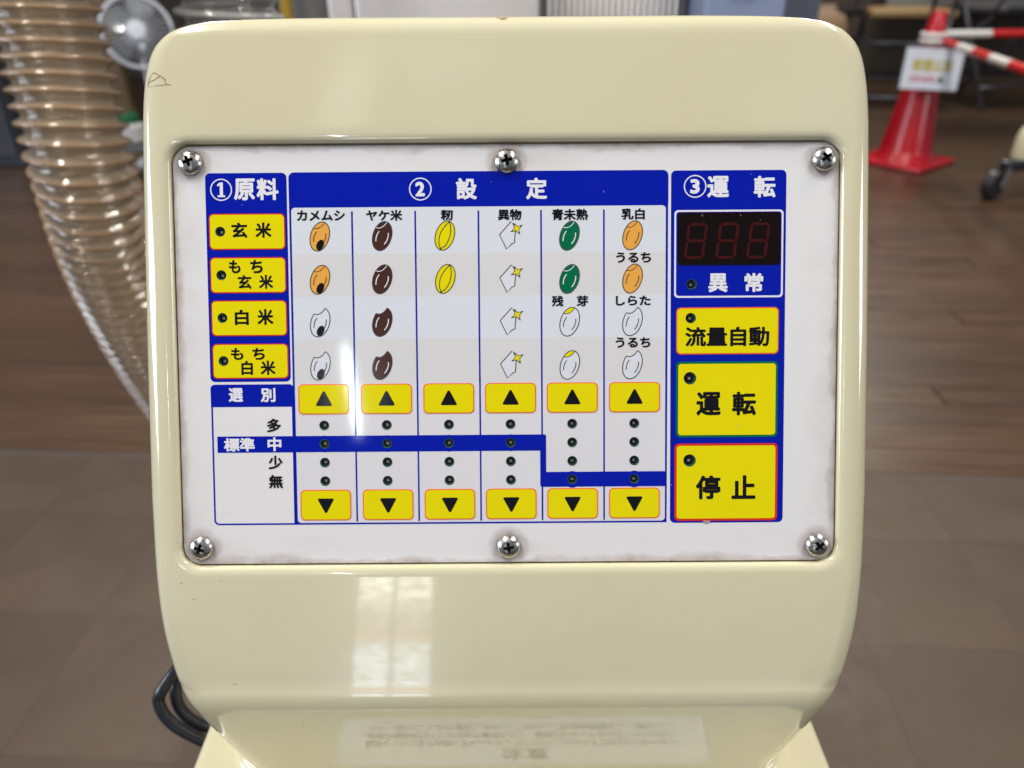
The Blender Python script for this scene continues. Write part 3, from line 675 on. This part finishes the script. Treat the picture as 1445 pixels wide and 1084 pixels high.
# screws: domed cross-recess heads with washers of grime
def screw_mesh():
    prof = [(5.0, 0.0), (5.05, 0.5), (4.95, 0.95), (4.6, 1.55), (4.0, 2.15), (3.2, 2.65), (2.3, 3.0), (1.3, 3.2), (0.5, 3.27)]
    o = link('s', lathe_mesh('s', [(r * MM, z * MM) for r, z in prof], 40), m_steel)
    def prism(w, l):
        v = []; f = []
        for (z, k) in ((0.9, 0.45), (4.5, 1.25)):
            for (sa, sb) in ((-1, -1), (1, -1), (1, 1), (-1, 1)): v.append((sa * l / 2 * k * MM, sb * w / 2 * (0.6 + 0.4 * k) * MM, z * MM))
        f = [(0, 3, 2, 1), (4, 5, 6, 7), (0, 1, 5, 4), (1, 2, 6, 5), (2, 3, 7, 6), (3, 0, 4, 7)]
        return v, f
    tmp = []
    for a in (0, 90):
        v, f = prism(1.35, 5.0); c = mesh_obj('c', v, f, m_steel, rot=(0, 0, R(a))); tmp.append(c)
        b = o.modifiers.new('b', 'BOOLEAN'); b.object = c; b.solver = 'EXACT'
    bpy.context.view_layer.update()
    me = bpy.data.meshes.new_from_object(o.evaluated_get(bpy.context.evaluated_depsgraph_get()))
    for c in tmp + [o]: bpy.data.objects.remove(c)
    me.materials.clear(); me.materials.append(m_steel); me.materials.append(m_recess)
    for pz in me.polygons:
        c_ = pz.center; rad_ = math.hypot(c_.x, c_.y)
        pz.material_index = 1 if rad_ < 2.9 * MM and c_.z < 2.95 * MM and c_.z > 0.1 * MM and pz.normal.z < 0.9 and pz.area > 0 and (rad_ < 2.25 * MM or abs(pz.normal.z) < 0.5) else 0
        if rad_ < 1.0 * MM and c_.z < 2.0 * MM and c_.z > 0.1 * MM: pz.material_index = 1
    me.polygons.foreach_set('use_smooth', [True] * len(me.polygons)); me.set_sharp_from_angle(angle=R(35))
    me.name = 'screw'; return me
sm = screw_mesh()
for (x, y), a in zip(SCREWS, (20, 12, 35, 70, 10, 40)):
    q = Matrix.Rotation(PROT[0], 3, 'X') @ Matrix.Rotation(R(a), 3, 'Z') @ Matrix.Rotation(R(random.uniform(-3, 3)), 3, 'X')
    link('screw', sm, [], machine, on_panel(x, y, 0.05), q.to_euler())
m_worn = mat('worn_print', (0.40, 0.30, 0.24, 1), 0.5)
printed('worn_spot', [[(81.4, -70.7), (82.2, -70.2), (83.6, -70.4), (84.6, -70.1), (84.4, -71.0), (83.2, -71.6), (82.0, -71.3)]], m_worn, 0.2)

m_scr = mat('film_scratch', (0.62, 0.62, 0.66, 1), 0.5)
for (x, y, l, a) in ((80.5, 56.5, 1.4, 100), (93.0, 58.6, 1.1, 70), (96.3, 56.4, 0.9, 110), (104.4, 54.5, 0.5, 20), (88.0, 66.0, 0.6, 60), (113.6, 49.0, 1.6, 92), (100.4, 73.0, 0.5, 40), (-108.5, 62.0, 0.7, 30), (40.0, 66.4, 1.2, 115), (95.6, -30.5, 1.9, 94), (-6.2, 70.7, 0.4, 0), (-66.0, -36.2, 0.5, 60), (-119.0, -66.0, 7.0, 35), (68.2, -55.0, 0.7, 160), (90.5, 64.6, 0.4, 80), (-20.4, 66.0, 0.3, 10)):
    w_ = 0.07; loop = [(-l / 2, 0), (0, -w_), (l / 2, 0.02), (0, w_)]
    o_ = printed('scratch', [loop], m_scr, 0.30); o_.location.xy = (x * MM, y * MM); o_.rotation_euler.z = R(a)

# power cord hanging in a coil beside the body
cp = [(-0.150, 0.19, 0.50), (-0.175, 0.08, 0.535), (-0.199, 0.045, 0.543), (-0.213, 0.030, 0.533), (-0.2165, 0.024, 0.523), (-0.205, 0.016, 0.513), (-0.178, 0.010, 0.500), (-0.156, 0.012, 0.484), (-0.163, 0.05, 0.50), (-0.190, 0.045, 0.530), (-0.2085, 0.040, 0.528), (-0.209, 0.030, 0.516), (-0.195, 0.022, 0.507), (-0.166, 0.02, 0.495), (-0.158, 0.02, 0.44), (-0.160, 0.05, 0.30), (-0.165, 0.10, 0.006), (-0.18, 0.30, 0.006)]
link('power_cord', tube('power_cord', spline(cp, 10), 0.0037, 10), m_cord, machine, smooth=True)

# ------------------------------------------------------------------ ribbed hoses
def hose(name, label, path, R0, pitch, m_wall, m_rib, rib_r, loc, group=None, step=10):
    root = thing(name, label, 'hose', loc, group=group)
    base = [Vector(q) - Vector(loc) for q in spline(path, 40)]
    # resample evenly
    L_ = [0]
    for a, b in zip(base, base[1:]): L_.append(L_[-1] + (b - a).length)
    def at(s):
        lo, hi = 0, len(L_) - 1
        while hi - lo > 1:
            mid = (lo + hi) // 2
            if L_[mid] <= s: lo = mid
            else: hi = mid
        t = (s - L_[lo]) / max(1e-9, L_[hi] - L_[lo]); return base[lo].lerp(base[hi], t)
    n = int(L_[-1] / pitch * step); pts = [at(L_[-1] * i / n) for i in range(n + 1)]
    # frames
    fr = []; up = None
    for i, p_ in enumerate(pts):
        t = (pts[min(i + 1, n)] - pts[max(i - 1, 0)]).normalized()
        if up is None: up = t.orthogonal().normalized()
        up = (up - t * up.dot(t)).normalized(); fr.append((p_, up.copy(), t.cross(up)))
    NA_ = 40; v, f = [], []
    ds = L_[-1] / n
    for i, (p_, a, b) in enumerate(fr):
        for k in range(NA_):
            th = 2 * math.pi * k / NA_
            ph = 2 * math.pi * (i * ds / pitch) + th         # helix phase
            rr_ = R0 + 0.0042 * math.cos(ph)
            v.append(p_ + (a * math.cos(th) + b * math.sin(th)) * rr_)
    for i in range(n):
        for k in range(NA_): j = (k + 1) % NA_; f.append((i * NA_ + k, i * NA_ + j, (i + 1) * NA_ + j, (i + 1) * NA_ + k))
    mesh_obj('hose_wall', v, f, m_wall, root, smooth=True)
    hp = []; turns = L_[-1] / pitch; M = int(turns * 36)
    for q_ in range(M + 1):
        s = q_ / M * n; i = min(int(s), n - 1); t = s - i
        p_ = fr[i][0].lerp(fr[i + 1][0], t); a = fr[i][1].lerp(fr[i + 1][1], t); b = fr[i][2].lerp(fr[i + 1][2], t)
        th = -2 * math.pi * turns * q_ / M
        hp.append(p_ + (a * math.cos(th) + b * math.sin(th)) * (R0 + 0.0036))
    link('hose_rib', tube('hose_rib', hp, rib_r, 8), m_rib, root, smooth=True)
    return root
def film(name, tint, solid, fac, rough):
    """clear plastic: part see-through, part milky, with a glossy skin"""
    m = bpy.data.materials.new(name); m.use_nodes = True; nt = m.node_tree; nt.nodes.remove(nt.nodes['Principled BSDF'])
    tr_ = nt.nodes.new('ShaderNodeBsdfTransparent'); tr_.inputs[0].default_value = tint
    da = nt.nodes.new('ShaderNodeBsdfDiffuse'); da.inputs[0].default_value = solid; tl = nt.nodes.new('ShaderNodeBsdfTranslucent'); tl.inputs[0].default_value = solid
    df = nt.nodes.new('ShaderNodeMixShader'); df.inputs[0].default_value = 0.45; nt.links.new(da.outputs[0], df.inputs[1]); nt.links.new(tl.outputs[0], df.inputs[2])
    mx = nt.nodes.new('ShaderNodeMixShader'); mx.inputs[0].default_value = fac
    nt.links.new(tr_.outputs[0], mx.inputs[1]); nt.links.new(df.outputs[0], mx.inputs[2])
    gl = nt.nodes.new('ShaderNodeBsdfGlossy'); gl.inputs['Roughness'].default_value = rough
    fr_ = nt.nodes.new('ShaderNodeFresnel'); fr_.inputs[0].default_value = 1.85
    m2 = nt.nodes.new('ShaderNodeMixShader'); nt.links.new(fr_.outputs[0], m2.inputs[0]); nt.links.new(mx.outputs[0], m2.inputs[1]); nt.links.new(gl.outputs[0], m2.inputs[2])
    nt.links.new(m2.outputs[0], nt.nodes['Material Output'].inputs[0])
    return m
m_hw = film('orange_tinted_film', (0.99, 0.95, 0.88, 1), (0.94, 0.74, 0.53, 1), 0.44, 0.05)
m_hr = film('orange_rib', (0.97, 0.87, 0.74, 1), (0.90, 0.60, 0.37, 1), 0.5, 0.12)
m_cw = film('clear_film', (0.99, 0.99, 0.99, 1), (0.85, 0.85, 0.83, 1), 0.22, 0.05)
m_cr = film('clear_rib', (0.97, 0.97, 0.97, 1), (0.92, 0.92, 0.90, 1), 0.6, 0.06)
hose('ribbed_hose', 'orange tinted transparent ribbed suction hose hanging left of the machine', [(-0.52, 0.91, 1.55), (-0.512, 0.905, 1.20), (-0.506, 0.90, 0.879), (-0.502, 0.882, 0.703), (-0.522, 0.925, 0.538), (-0.535, 1.03, 0.30), (-0.50, 1.10, 0.13), (-0.40, 1.14, 0.066), (-0.22, 1.15, 0.064)], 0.0525, 0.0172, m_hw, m_hr, 0.0024, (-0.40, 1.14, 0.0))
hose('ribbed_hose', 'clear ribbed hose rising behind the top left shoulder of the machine', [(-0.352, 1.02, 1.5), (-0.345, 1.01, 1.15), (-0.338, 1.0, 0.86), (-0.335, 1.0, 0.5), (-0.32, 1.02, 0.2), (-0.27, 1.04, 0.07)], 0.056, 0.0235, m_cw, m_cr, 0.0042, (-0.27, 1.04, 0.0))

# ------------------------------------------------------------------ background things
# stainless machine behind, with fluted duct panel
m_ss = mat('brushed_stainless', (0.72, 0.69, 0.68, 1), 0.35, 0.45)
ln(m_ss, ramp(m_ss, noise(m_ss, 40, 4, 0.6, stretch=(12, 12, 0.4)), [(0.3, (0.25,) * 3 + (1,)), (0.7, (0.5,) * 3 + (1,))]), P(m_ss).inputs['Roughness'])
m_dgrey = mat('dark_grey_enamel', (0.085, 0.088, 0.095, 1), 0.4)
m_mid = mat('mid_grey_enamel', (0.16, 0.16, 0.165, 1), 0.4)
sc = thing('stainless_cabinet', 'stainless steel cabinet with fluted front panel behind the machine', 'cabinet', (0.0, 2.0, 0))
link('side_panel', box_mesh('side_panel', 0.075, 0.36, 1.25, 0.003), m_mid, sc, (-0.438, 0.0, 0))
link('front_panel', box_mesh('front_panel', 0.40, 0.40, 1.27, 0.006), m_ss, sc, (-0.136, 0, 0))
link('corner_post', box_mesh('corner_post', 0.055, 0.41, 1.27, 0.010, 3), m_ss, sc, (-0.368, 0, 0))
link('back_panel', box_mesh('back_panel', 0.345, 0.30, 1.22, 0.004), m_mid, sc, (0.238, 0.07, 0))
fm_ = lathe_mesh('flute', [(0.0050, 0.0), (0.0050, 1.2)], 14)
for i in range(21): link('flute', fm_, m_ss, sc, (0.092 + i * 0.0147, -0.083, 0.002), smooth=True)
mp_ = tag(link('mustard_post', box_mesh('mustard_post', 0.022, 0.03, 1.2, 0.003), mat('mustard_paint', (0.30, 0.19, 0.015, 1), 0.5)), 'narrow mustard yellow post between the clear hose and the steel cabinet', 'post'); mp_.location = (-0.478, 1.78, 0)
bc = thing('blue_bin', 'pale blue grey enamelled cabinet behind the top right of the machine', 'cabinet', (0.505, 1.95, 0))
m_bl = mat('blue_grey_enamel', (0.22, 0.26, 0.40, 1), 0.35)
link('cabinet_body', box_mesh('cabinet_body', 0.175, 0.36, 1.1, 0.012, 3), m_bl, bc)
link('handle', box_mesh('handle', 0.05, 0.02, 0.02, 0.004), m_dgrey, bc, (0.0, -0.19, 0.86))
for (nm_, x, y, w, dpt, h_, m_, lb_) in (
    ('grey_cabinet', 0.655, 2.05, 0.105, 0.34, 1.15, mat('slate_enamel', (0.10, 0.11, 0.15, 1), 0.4), 'slate grey narrow cabinet right of the pale blue cabinet'),
    ('timber_board', 0.86, 2.55, 0.06, 0.03, 1.2, mat('raw_timber', (0.22, 0.135, 0.07, 1), 0.6), 'upright brown timber board beside the slate grey cabinet')):
    o = tag(link(nm_, box_mesh(nm_, w, dpt, h_, 0.004), m_), lb_, 'cabinet' if 'cab' in nm_ else 'board'); o.location = (x, y, 0)
# dark equipment left
dk = thing('steel_cabinet', 'dark steel cabinet behind the orange hose at the left edge', 'cabinet', (-2.95, 4.15, 0))
link('cabinet_body', box_mesh('cabinet_body', 0.95, 0.6, 1.1, 0.01), mat('dark_steel', (0.032, 0.036, 0.045, 1), 0.35), dk)
for k in (-1, 1): link('cabinet_door', box_mesh('cabinet_door', 0.45, 0.02, 0.98, 0.004), mat('door_steel', (0.045, 0.05, 0.062, 1), 0.3), dk, (k * 0.232, -0.312, 0.06))
tb = tag(link('timber_board', box_mesh('timber_board', 0.16, 0.05, 1.2, 0.004), mat('olive_timber', (0.115, 0.075, 0.032, 1), 0.6)), 'upright olive brown timber board between the orange hose and the fan', 'board'); tb.location = (-2.06, 4.1, 0)
t2 = tag(link('dark_board', box_mesh('dark_board', 0.75, 0.05, 1.3, 0.004), mat('black_board', (0.018, 0.017, 0.017, 1), 0.6)), 'black board standing behind the fan', 'board'); t2.location = (-1.45, 4.6, 0)
# fan
m_fanw = mat('fan_white_plastic', (0.52, 0.54, 0.60, 1), 0.35)
m_fang = film('fan_blade_plastic', (0.6, 0.62, 0.68, 1), (0.16, 0.17, 0.19, 1), 0.7, 0.2)
fan = thing('electric_fan', 'white electric fan with round wire guard left of the machine', 'fan', (-1.785, 3.92, 0), R(22))
link('fan_base', lathe_mesh('fan_base', [(0.15, 0.0), (0.15, 0.015), (0.13, 0.03), (0.04, 0.045), (0.03, 0.06)], 32), m_fanw, fan, smooth=40)
link('fan_pole', lathe_mesh('fan_pole', [(0.016, 0.05), (0.014, 0.5)], 16), m_fanw, fan, smooth=40)
hd = R(78)
link('motor', lathe_mesh('motor', [(0.03, -0.14), (0.055, -0.12), (0.06, -0.05), (0.05, -0.02)], 24), m_fanw, fan, (0, 0, 0.62), (hd, 0, 0), smooth=40)
guard = link('guard', tube('guard', [(0.158 * math.cos(2 * math.pi * i / 48), 0.158 * math.sin(2 * math.pi * i / 48), 0.0) for i in range(49)], 0.009, 8), m_fanw, fan, (0, 0, 0.62), (hd, 0, 0), smooth=True)
gw_v = tube('guard_wire', [(0.03, 0, 0.055), (0.08, 0, 0.052), (0.13, 0, 0.035), (0.158, 0, 0.0)], 0.0014, 5)
for i in range(40): link('guard_wire', gw_v, m_fanw, guard, (0, 0, 0), (0, 0, 2 * math.pi * i / 40))
link('guard_boss', lathe_mesh('guard_boss', [(0.044, 0.045), (0.044, 0.058), (0.038, 0.064), (0.01, 0.066)], 32), m_fanw, fan, (0, 0, 0.62), (hd, 0, 0), smooth=40)
bv, bf = [], []
for i in range(9):
    for j in range(5):
        r_ = 0.03 + 0.115 * i / 8; a = (-0.55 + 1.1 * j / 4) * (0.55 + 0.45 * math.sin(math.pi * (0.15 + 0.75 * i / 8)))
        bv.append((r_ * math.cos(a), r_ * math.sin(a), 0.016 * (j / 4 - 0.5) * 2 - 0.004))
for i in range(8):
    for j in range(4): bf.append((i * 5 + j, i * 5 + j + 1, (i + 1) * 5 + j + 1, (i + 1) * 5 + j))
bme = bpy.data.meshes.new('blade'); bme.from_pydata(bv, [], bf)
for i in range(5): link('blade', bme, m_fang, fan, (0, 0, 0.62), Matrix.Rotation(hd, 3, 'X').__matmul__(Matrix.Rotation(R(72 * i), 3, 'Z')).to_euler(), smooth=True)
jar = thing('plastic_jar', 'white jar with a green lid on the stool below the fan', 'jar', (-1.79, 3.62, 0.17))
link('jar_body', lathe_mesh('jar_body', [(0.055, 0), (0.07, 0.01), (0.07, 0.075), (0.05, 0.09)], 24), mat('jar_white', (0.42, 0.42, 0.43, 1), 0.4), jar, smooth=40)
link('lid', lathe_mesh('lid', [(0.052, 0.09), (0.052, 0.125), (0.046, 0.13)], 24), mat('lid_green', (0.01, 0.10, 0.035, 1), 0.4), jar, smooth=40)
st = thing('low_stool', 'low dark stool carrying the green lidded jar', 'stool', (-1.79, 3.62, 0))
link('stool_top', box_mesh('stool_top', 0.26, 0.22, 0.02, 0.003), m_dgrey, st, (0, 0, 0.149))
for sx in (-1, 1):
    for sy in (-1, 1): link('leg', box_mesh('leg', 0.02, 0.02, 0.149, 0.002), m_dgrey, st, (sx * 0.11, sy * 0.09, 0))

# traffic cone, bars and the notice hung on the cone
m_cone = mat('red_cone_plastic', lin(196, 12, 34, 0.78), 0.3, coat=0.3)
m_wp = mat('white_plastic', (0.66, 0.64, 0.63, 1), 0.4); m_rp = mat('bar_red_plastic', lin(190, 25, 25), 0.4)
CONE = Vector((2.0, 3.83, 0))
cn = thing('traffic_cone', 'red plastic traffic cone behind the machine on the right', 'traffic cone', CONE, R(38))
link('cone_base', box_mesh('cone_base', 0.365, 0.365, 0.026, 0.010, 3), m_cone, cn, smooth=40)
link('cone_body', lathe_mesh('cone_body', [(0.150, 0.024), (0.145, 0.04), (0.128, 0.055), (0.122, 0.075), (0.050, 0.56), (0.046, 0.575), (0.046, 0.60), (0.034, 0.675), (0.028, 0.69), (0.010, 0.694)], 40), m_cone, cn, smooth=40)
def bar(label, a, b, n, first):
    a, b = Vector(a), Vector(b); d = b - a
    o = thing('cone_bar', label, 'barrier bar', a, group='red and white barrier bars')
    q = d.to_track_quat('Z', 'Y').to_euler()
    seg = lathe_mesh('bar_section', [(0.017, 0.0), (0.017, d.length / n)], 16)
    for i in range(n):
        link('bar_section', seg.copy(), m_wp if (i + first) % 2 == 0 else m_rp, o, d * (i / n), q, smooth=40)
    ring = tube('end_ring', [(0.052 * math.cos(2 * math.pi * i / 32), 0.052 * math.sin(2 * math.pi * i / 32), 0) for i in range(33)], 0.011, 8)
    link('end_ring', ring, m_wp, o, (CONE - a) + Vector((0, 0, a.z + 0.0)), smooth=True)
    return o
bar('red and white bar running right from the cone, nearly level', (2.06, 3.84, 0.592), (3.56, 3.90, 0.592), 7, 0)
bar('red and white bar slanting from the cone toward the camera', (2.032, 3.772, 0.565), (1.70, 2.30, 0.565), 7, 1)
nt_ = thing('cone_notice', 'white notice card with yellow and red lettering hung on the cone', 'sign', (1.945, 3.665, 0.372))
nt_.rotation_euler = (R(-9), R(2), R(-6)); nt_.scale = (0.86,) * 3
m_card = mat('notice_card', (0.56, 0.59, 0.68, 1), 0.25)
card = link('card', box_mesh('card', 0.297, 0.003, 0.205, 0.0008, 1), m_card, nt_)
link('clear_sleeve', box_mesh('clear_sleeve', 0.315, 0.0015, 0.235, 0.0004, 1), film('sleeve', (0.9, 0.9, 0.9, 1), (0.3, 0.3, 0.3, 1), 0.18, 0.1), nt_, (0, 0.004, -0.004))
link('lettering', text_mesh('籾摺以束', -0.105, 0.088, 0.105, 0.152, 0.035), mat('notice_yellow', lin(165, 150, 8), 0.4), nt_, (0, -0.0022, 0), (R(90), 0, 0))
link('lettering', text_mesh('さわるな', -0.105, 0.036, 0.025, 0.072, 0.045), mat('notice_red', lin(175, 50, 75), 0.4), nt_, (0, -0.0022, 0), (R(90), 0, 0))
link('arrow_mark', fill_mesh('arrow_mark', [[(0.03, 0.038), (0.078, 0.038), (0.054, 0.075)]]), mat('notice_dark', (0.06, 0.065, 0.05, 1), 0.4), nt_, (0, -0.0022, 0), (R(90), 0, 0))

# folding chairs behind the cone
m_tube = mat('chair_tube', (0.10, 0.10, 0.115, 1), 0.35, 0.3)
def chair(label, loc, rz, seat_m, scale=1.0):
    c = thing('folding_chair', label, 'chair', loc, rz, 'folding chairs behind the cone'); c.scale = (scale,) * 3
    link('seat', box_mesh('seat', 0.40, 0.38, 0.035, 0.012, 3), seat_m, c, (0, 0, 0.42))
    link('backrest', box_mesh('backrest', 0.40, 0.03, 0.18, 0.010, 3), seat_m, c, (0, 0.225, 0.62))
    for s in (-1, 1):
        link('front_leg', tube('front_leg', [(s * 0.205, -0.22, 0.0), (s * 0.205, 0.0, 0.41), (s * 0.205, 0.20, 0.80)], 0.011, 8), m_tube, c, smooth=True)
        link('rear_leg', tube('rear_leg', [(s * 0.185, 0.22, 0.0), (s * 0.185, -0.12, 0.42)], 0.011, 8), m_tube, c, smooth=True)
    for (y, z, w) in ((-0.17, 0.10, 0.41), (0.18, 0.05, 0.37), (0.10, 0.30, 0.41)):
        link('cross_rail', tube('cross_rail', [(-w / 2, y, z), (w / 2, y, z)], 0.009, 8), m_tube, c, smooth=True)
    return c
chair('folding chair with tan seat just behind the traffic cone', (2.70, 5.6, 0), R(165), mat('tan_vinyl', (0.30, 0.19, 0.075, 1), 0.45), 1.33)
chair('folding chair with dark seat behind the bars at the right edge', (3.30, 5.6, 0), R(25), mat('dark_vinyl', (0.045, 0.045, 0.05, 1), 0.5), 1.38)
chair('folding chair with black seat beside the timber board, left of the cone', (2.25, 6.0, 0), R(195), mat('black_vinyl', (0.02, 0.02, 0.022, 1), 0.5), 1.3)
gp = tag(link('grey_partition', box_mesh('grey_partition', 1.9, 0.04, 1.3, 0.004), mat('warm_grey_panel', (0.24, 0.225, 0.20, 1), 0.7)), 'warm grey partition panel standing behind the chairs at the right', 'partition'); gp.location = (3.95, 6.6, 0.55)

tbl = thing('folding_table', 'dark folding table with thin legs between the cone and the right edge', 'table', (3.05, 4.75, 0), R(-8))
link('table_top', box_mesh('table_top', 1.3, 0.45, 0.03, 0.006), mat('table_laminate', (0.10, 0.075, 0.055, 1), 0.4), tbl, (0, 0, 0.70))
for sx in (-1, 1):
    for sy in (-1, 1): link('leg', tube('leg', [(sx * 0.56, sy * 0.17, 0.0), (sx * 0.52, sy * 0.16, 0.70)], 0.0125, 8), m_tube, tbl, smooth=True)
    link('cross_rail', tube('cross_rail', [(sx * 0.55, -0.17, 0.14), (sx * 0.55, 0.17, 0.14)], 0.010, 8), m_tube, tbl, smooth=True)
    link('brace', tube('brace', [(sx * 0.545, 0.0, 0.14), (sx * 0.20, 0.0, 0.70)], 0.008, 8), m_tube, tbl, smooth=True)
sk = thing('grain_sack', 'brown paper grain sack standing left of the cone', 'sack', (1.98, 5.35, 0), R(15))
sv_ = []; NR, NZ = 28, 14
for iz in range(NZ + 1):
    z = iz / NZ; b_ = 0.23 * (1 - 0.10 * (2 * z - 1) ** 2) * (0.55 if iz == NZ else 1)
    for ir in range(NR):
        a = 2 * math.pi * ir / NR; e = (abs(math.cos(a)) ** 3.5 + abs(math.sin(a)) ** 3.5) ** (-1 / 3.5)
        wr = 1 + 0.035 * math.sin(5 * a + 9 * z) * math.sin(7 * z + a)
        sv_.append((b_ * e * math.cos(a) * wr, b_ * 0.62 * e * math.sin(a) * wr * (1 - 0.5 * z ** 6), 0.62 * z))
sf_ = [(iz * NR + ir, iz * NR + (ir + 1) % NR, (iz + 1) * NR + (ir + 1) % NR, (iz + 1) * NR + ir) for iz in range(NZ) for ir in range(NR)]
sf_ += [tuple(range(NR))[::-1], tuple(range(NZ * NR, (NZ + 1) * NR))]
mesh_obj('sack_body', sv_, sf_, mat('kraft_paper', (0.21, 0.135, 0.075, 1), 0.75), sk, smooth=50)
link('seam_strip', box_mesh('seam_strip', 0.30, 0.03, 0.04, 0.008), mat('sack_seam', (0.30, 0.22, 0.14, 1), 0.7), sk, (0, 0, 0.60))

# wheeled trolley corner at the right edge
tr = thing('wheeled_trolley', 'trolley corner with cream cap and black castor at the right edge', 'trolley', (2.43, 3.24, 0), R(12))
m_bk = mat('trolley_dark_steel', (0.030, 0.033, 0.045, 1), 0.3, 0.3)
link('leg_bar', box_mesh('leg_bar', 0.66, 0.055, 0.045, 0.008, 2), m_bk, tr, (-0.02, 0.0, 0.128), (0, R(-2), 0))
link('cream_cap', lathe_mesh('cream_cap', [(0.054, 0.0), (0.056, 0.02), (0.054, 0.085), (0.044, 0.118), (0.026, 0.136), (0.007, 0.142)], 24), m_cream, tr, (-0.235, 0.02, 0.165), smooth=40)
def castor(x, y):
    w = link('castor_wheel', lathe_mesh('castor_wheel', [(0.03, -0.022), (0.053, -0.022), (0.060, -0.014), (0.060, 0.014), (0.053, 0.022), (0.03, 0.022)], 28), mat('castor_rubber', (0.02, 0.021, 0.024, 1), 0.4), tr, (x - 0.02, y, 0.0605), (R(90), 0, R(15)), smooth=40)
    link('hub', lathe_mesh('hub', [(0.016, -0.019), (0.018, 0.0), (0.016, 0.019)], 16), m_mid, w, smooth=40)
    for s in (-1, 1): link('castor_fork', box_mesh('castor_fork', 0.035, 0.005, 0.085, 0.002), m_mid, tr, (x, y + s * 0.030, 0.055), (0, R(18), R(15)))
castor(-0.350, 0.0)
bpy.context.view_layer.update()
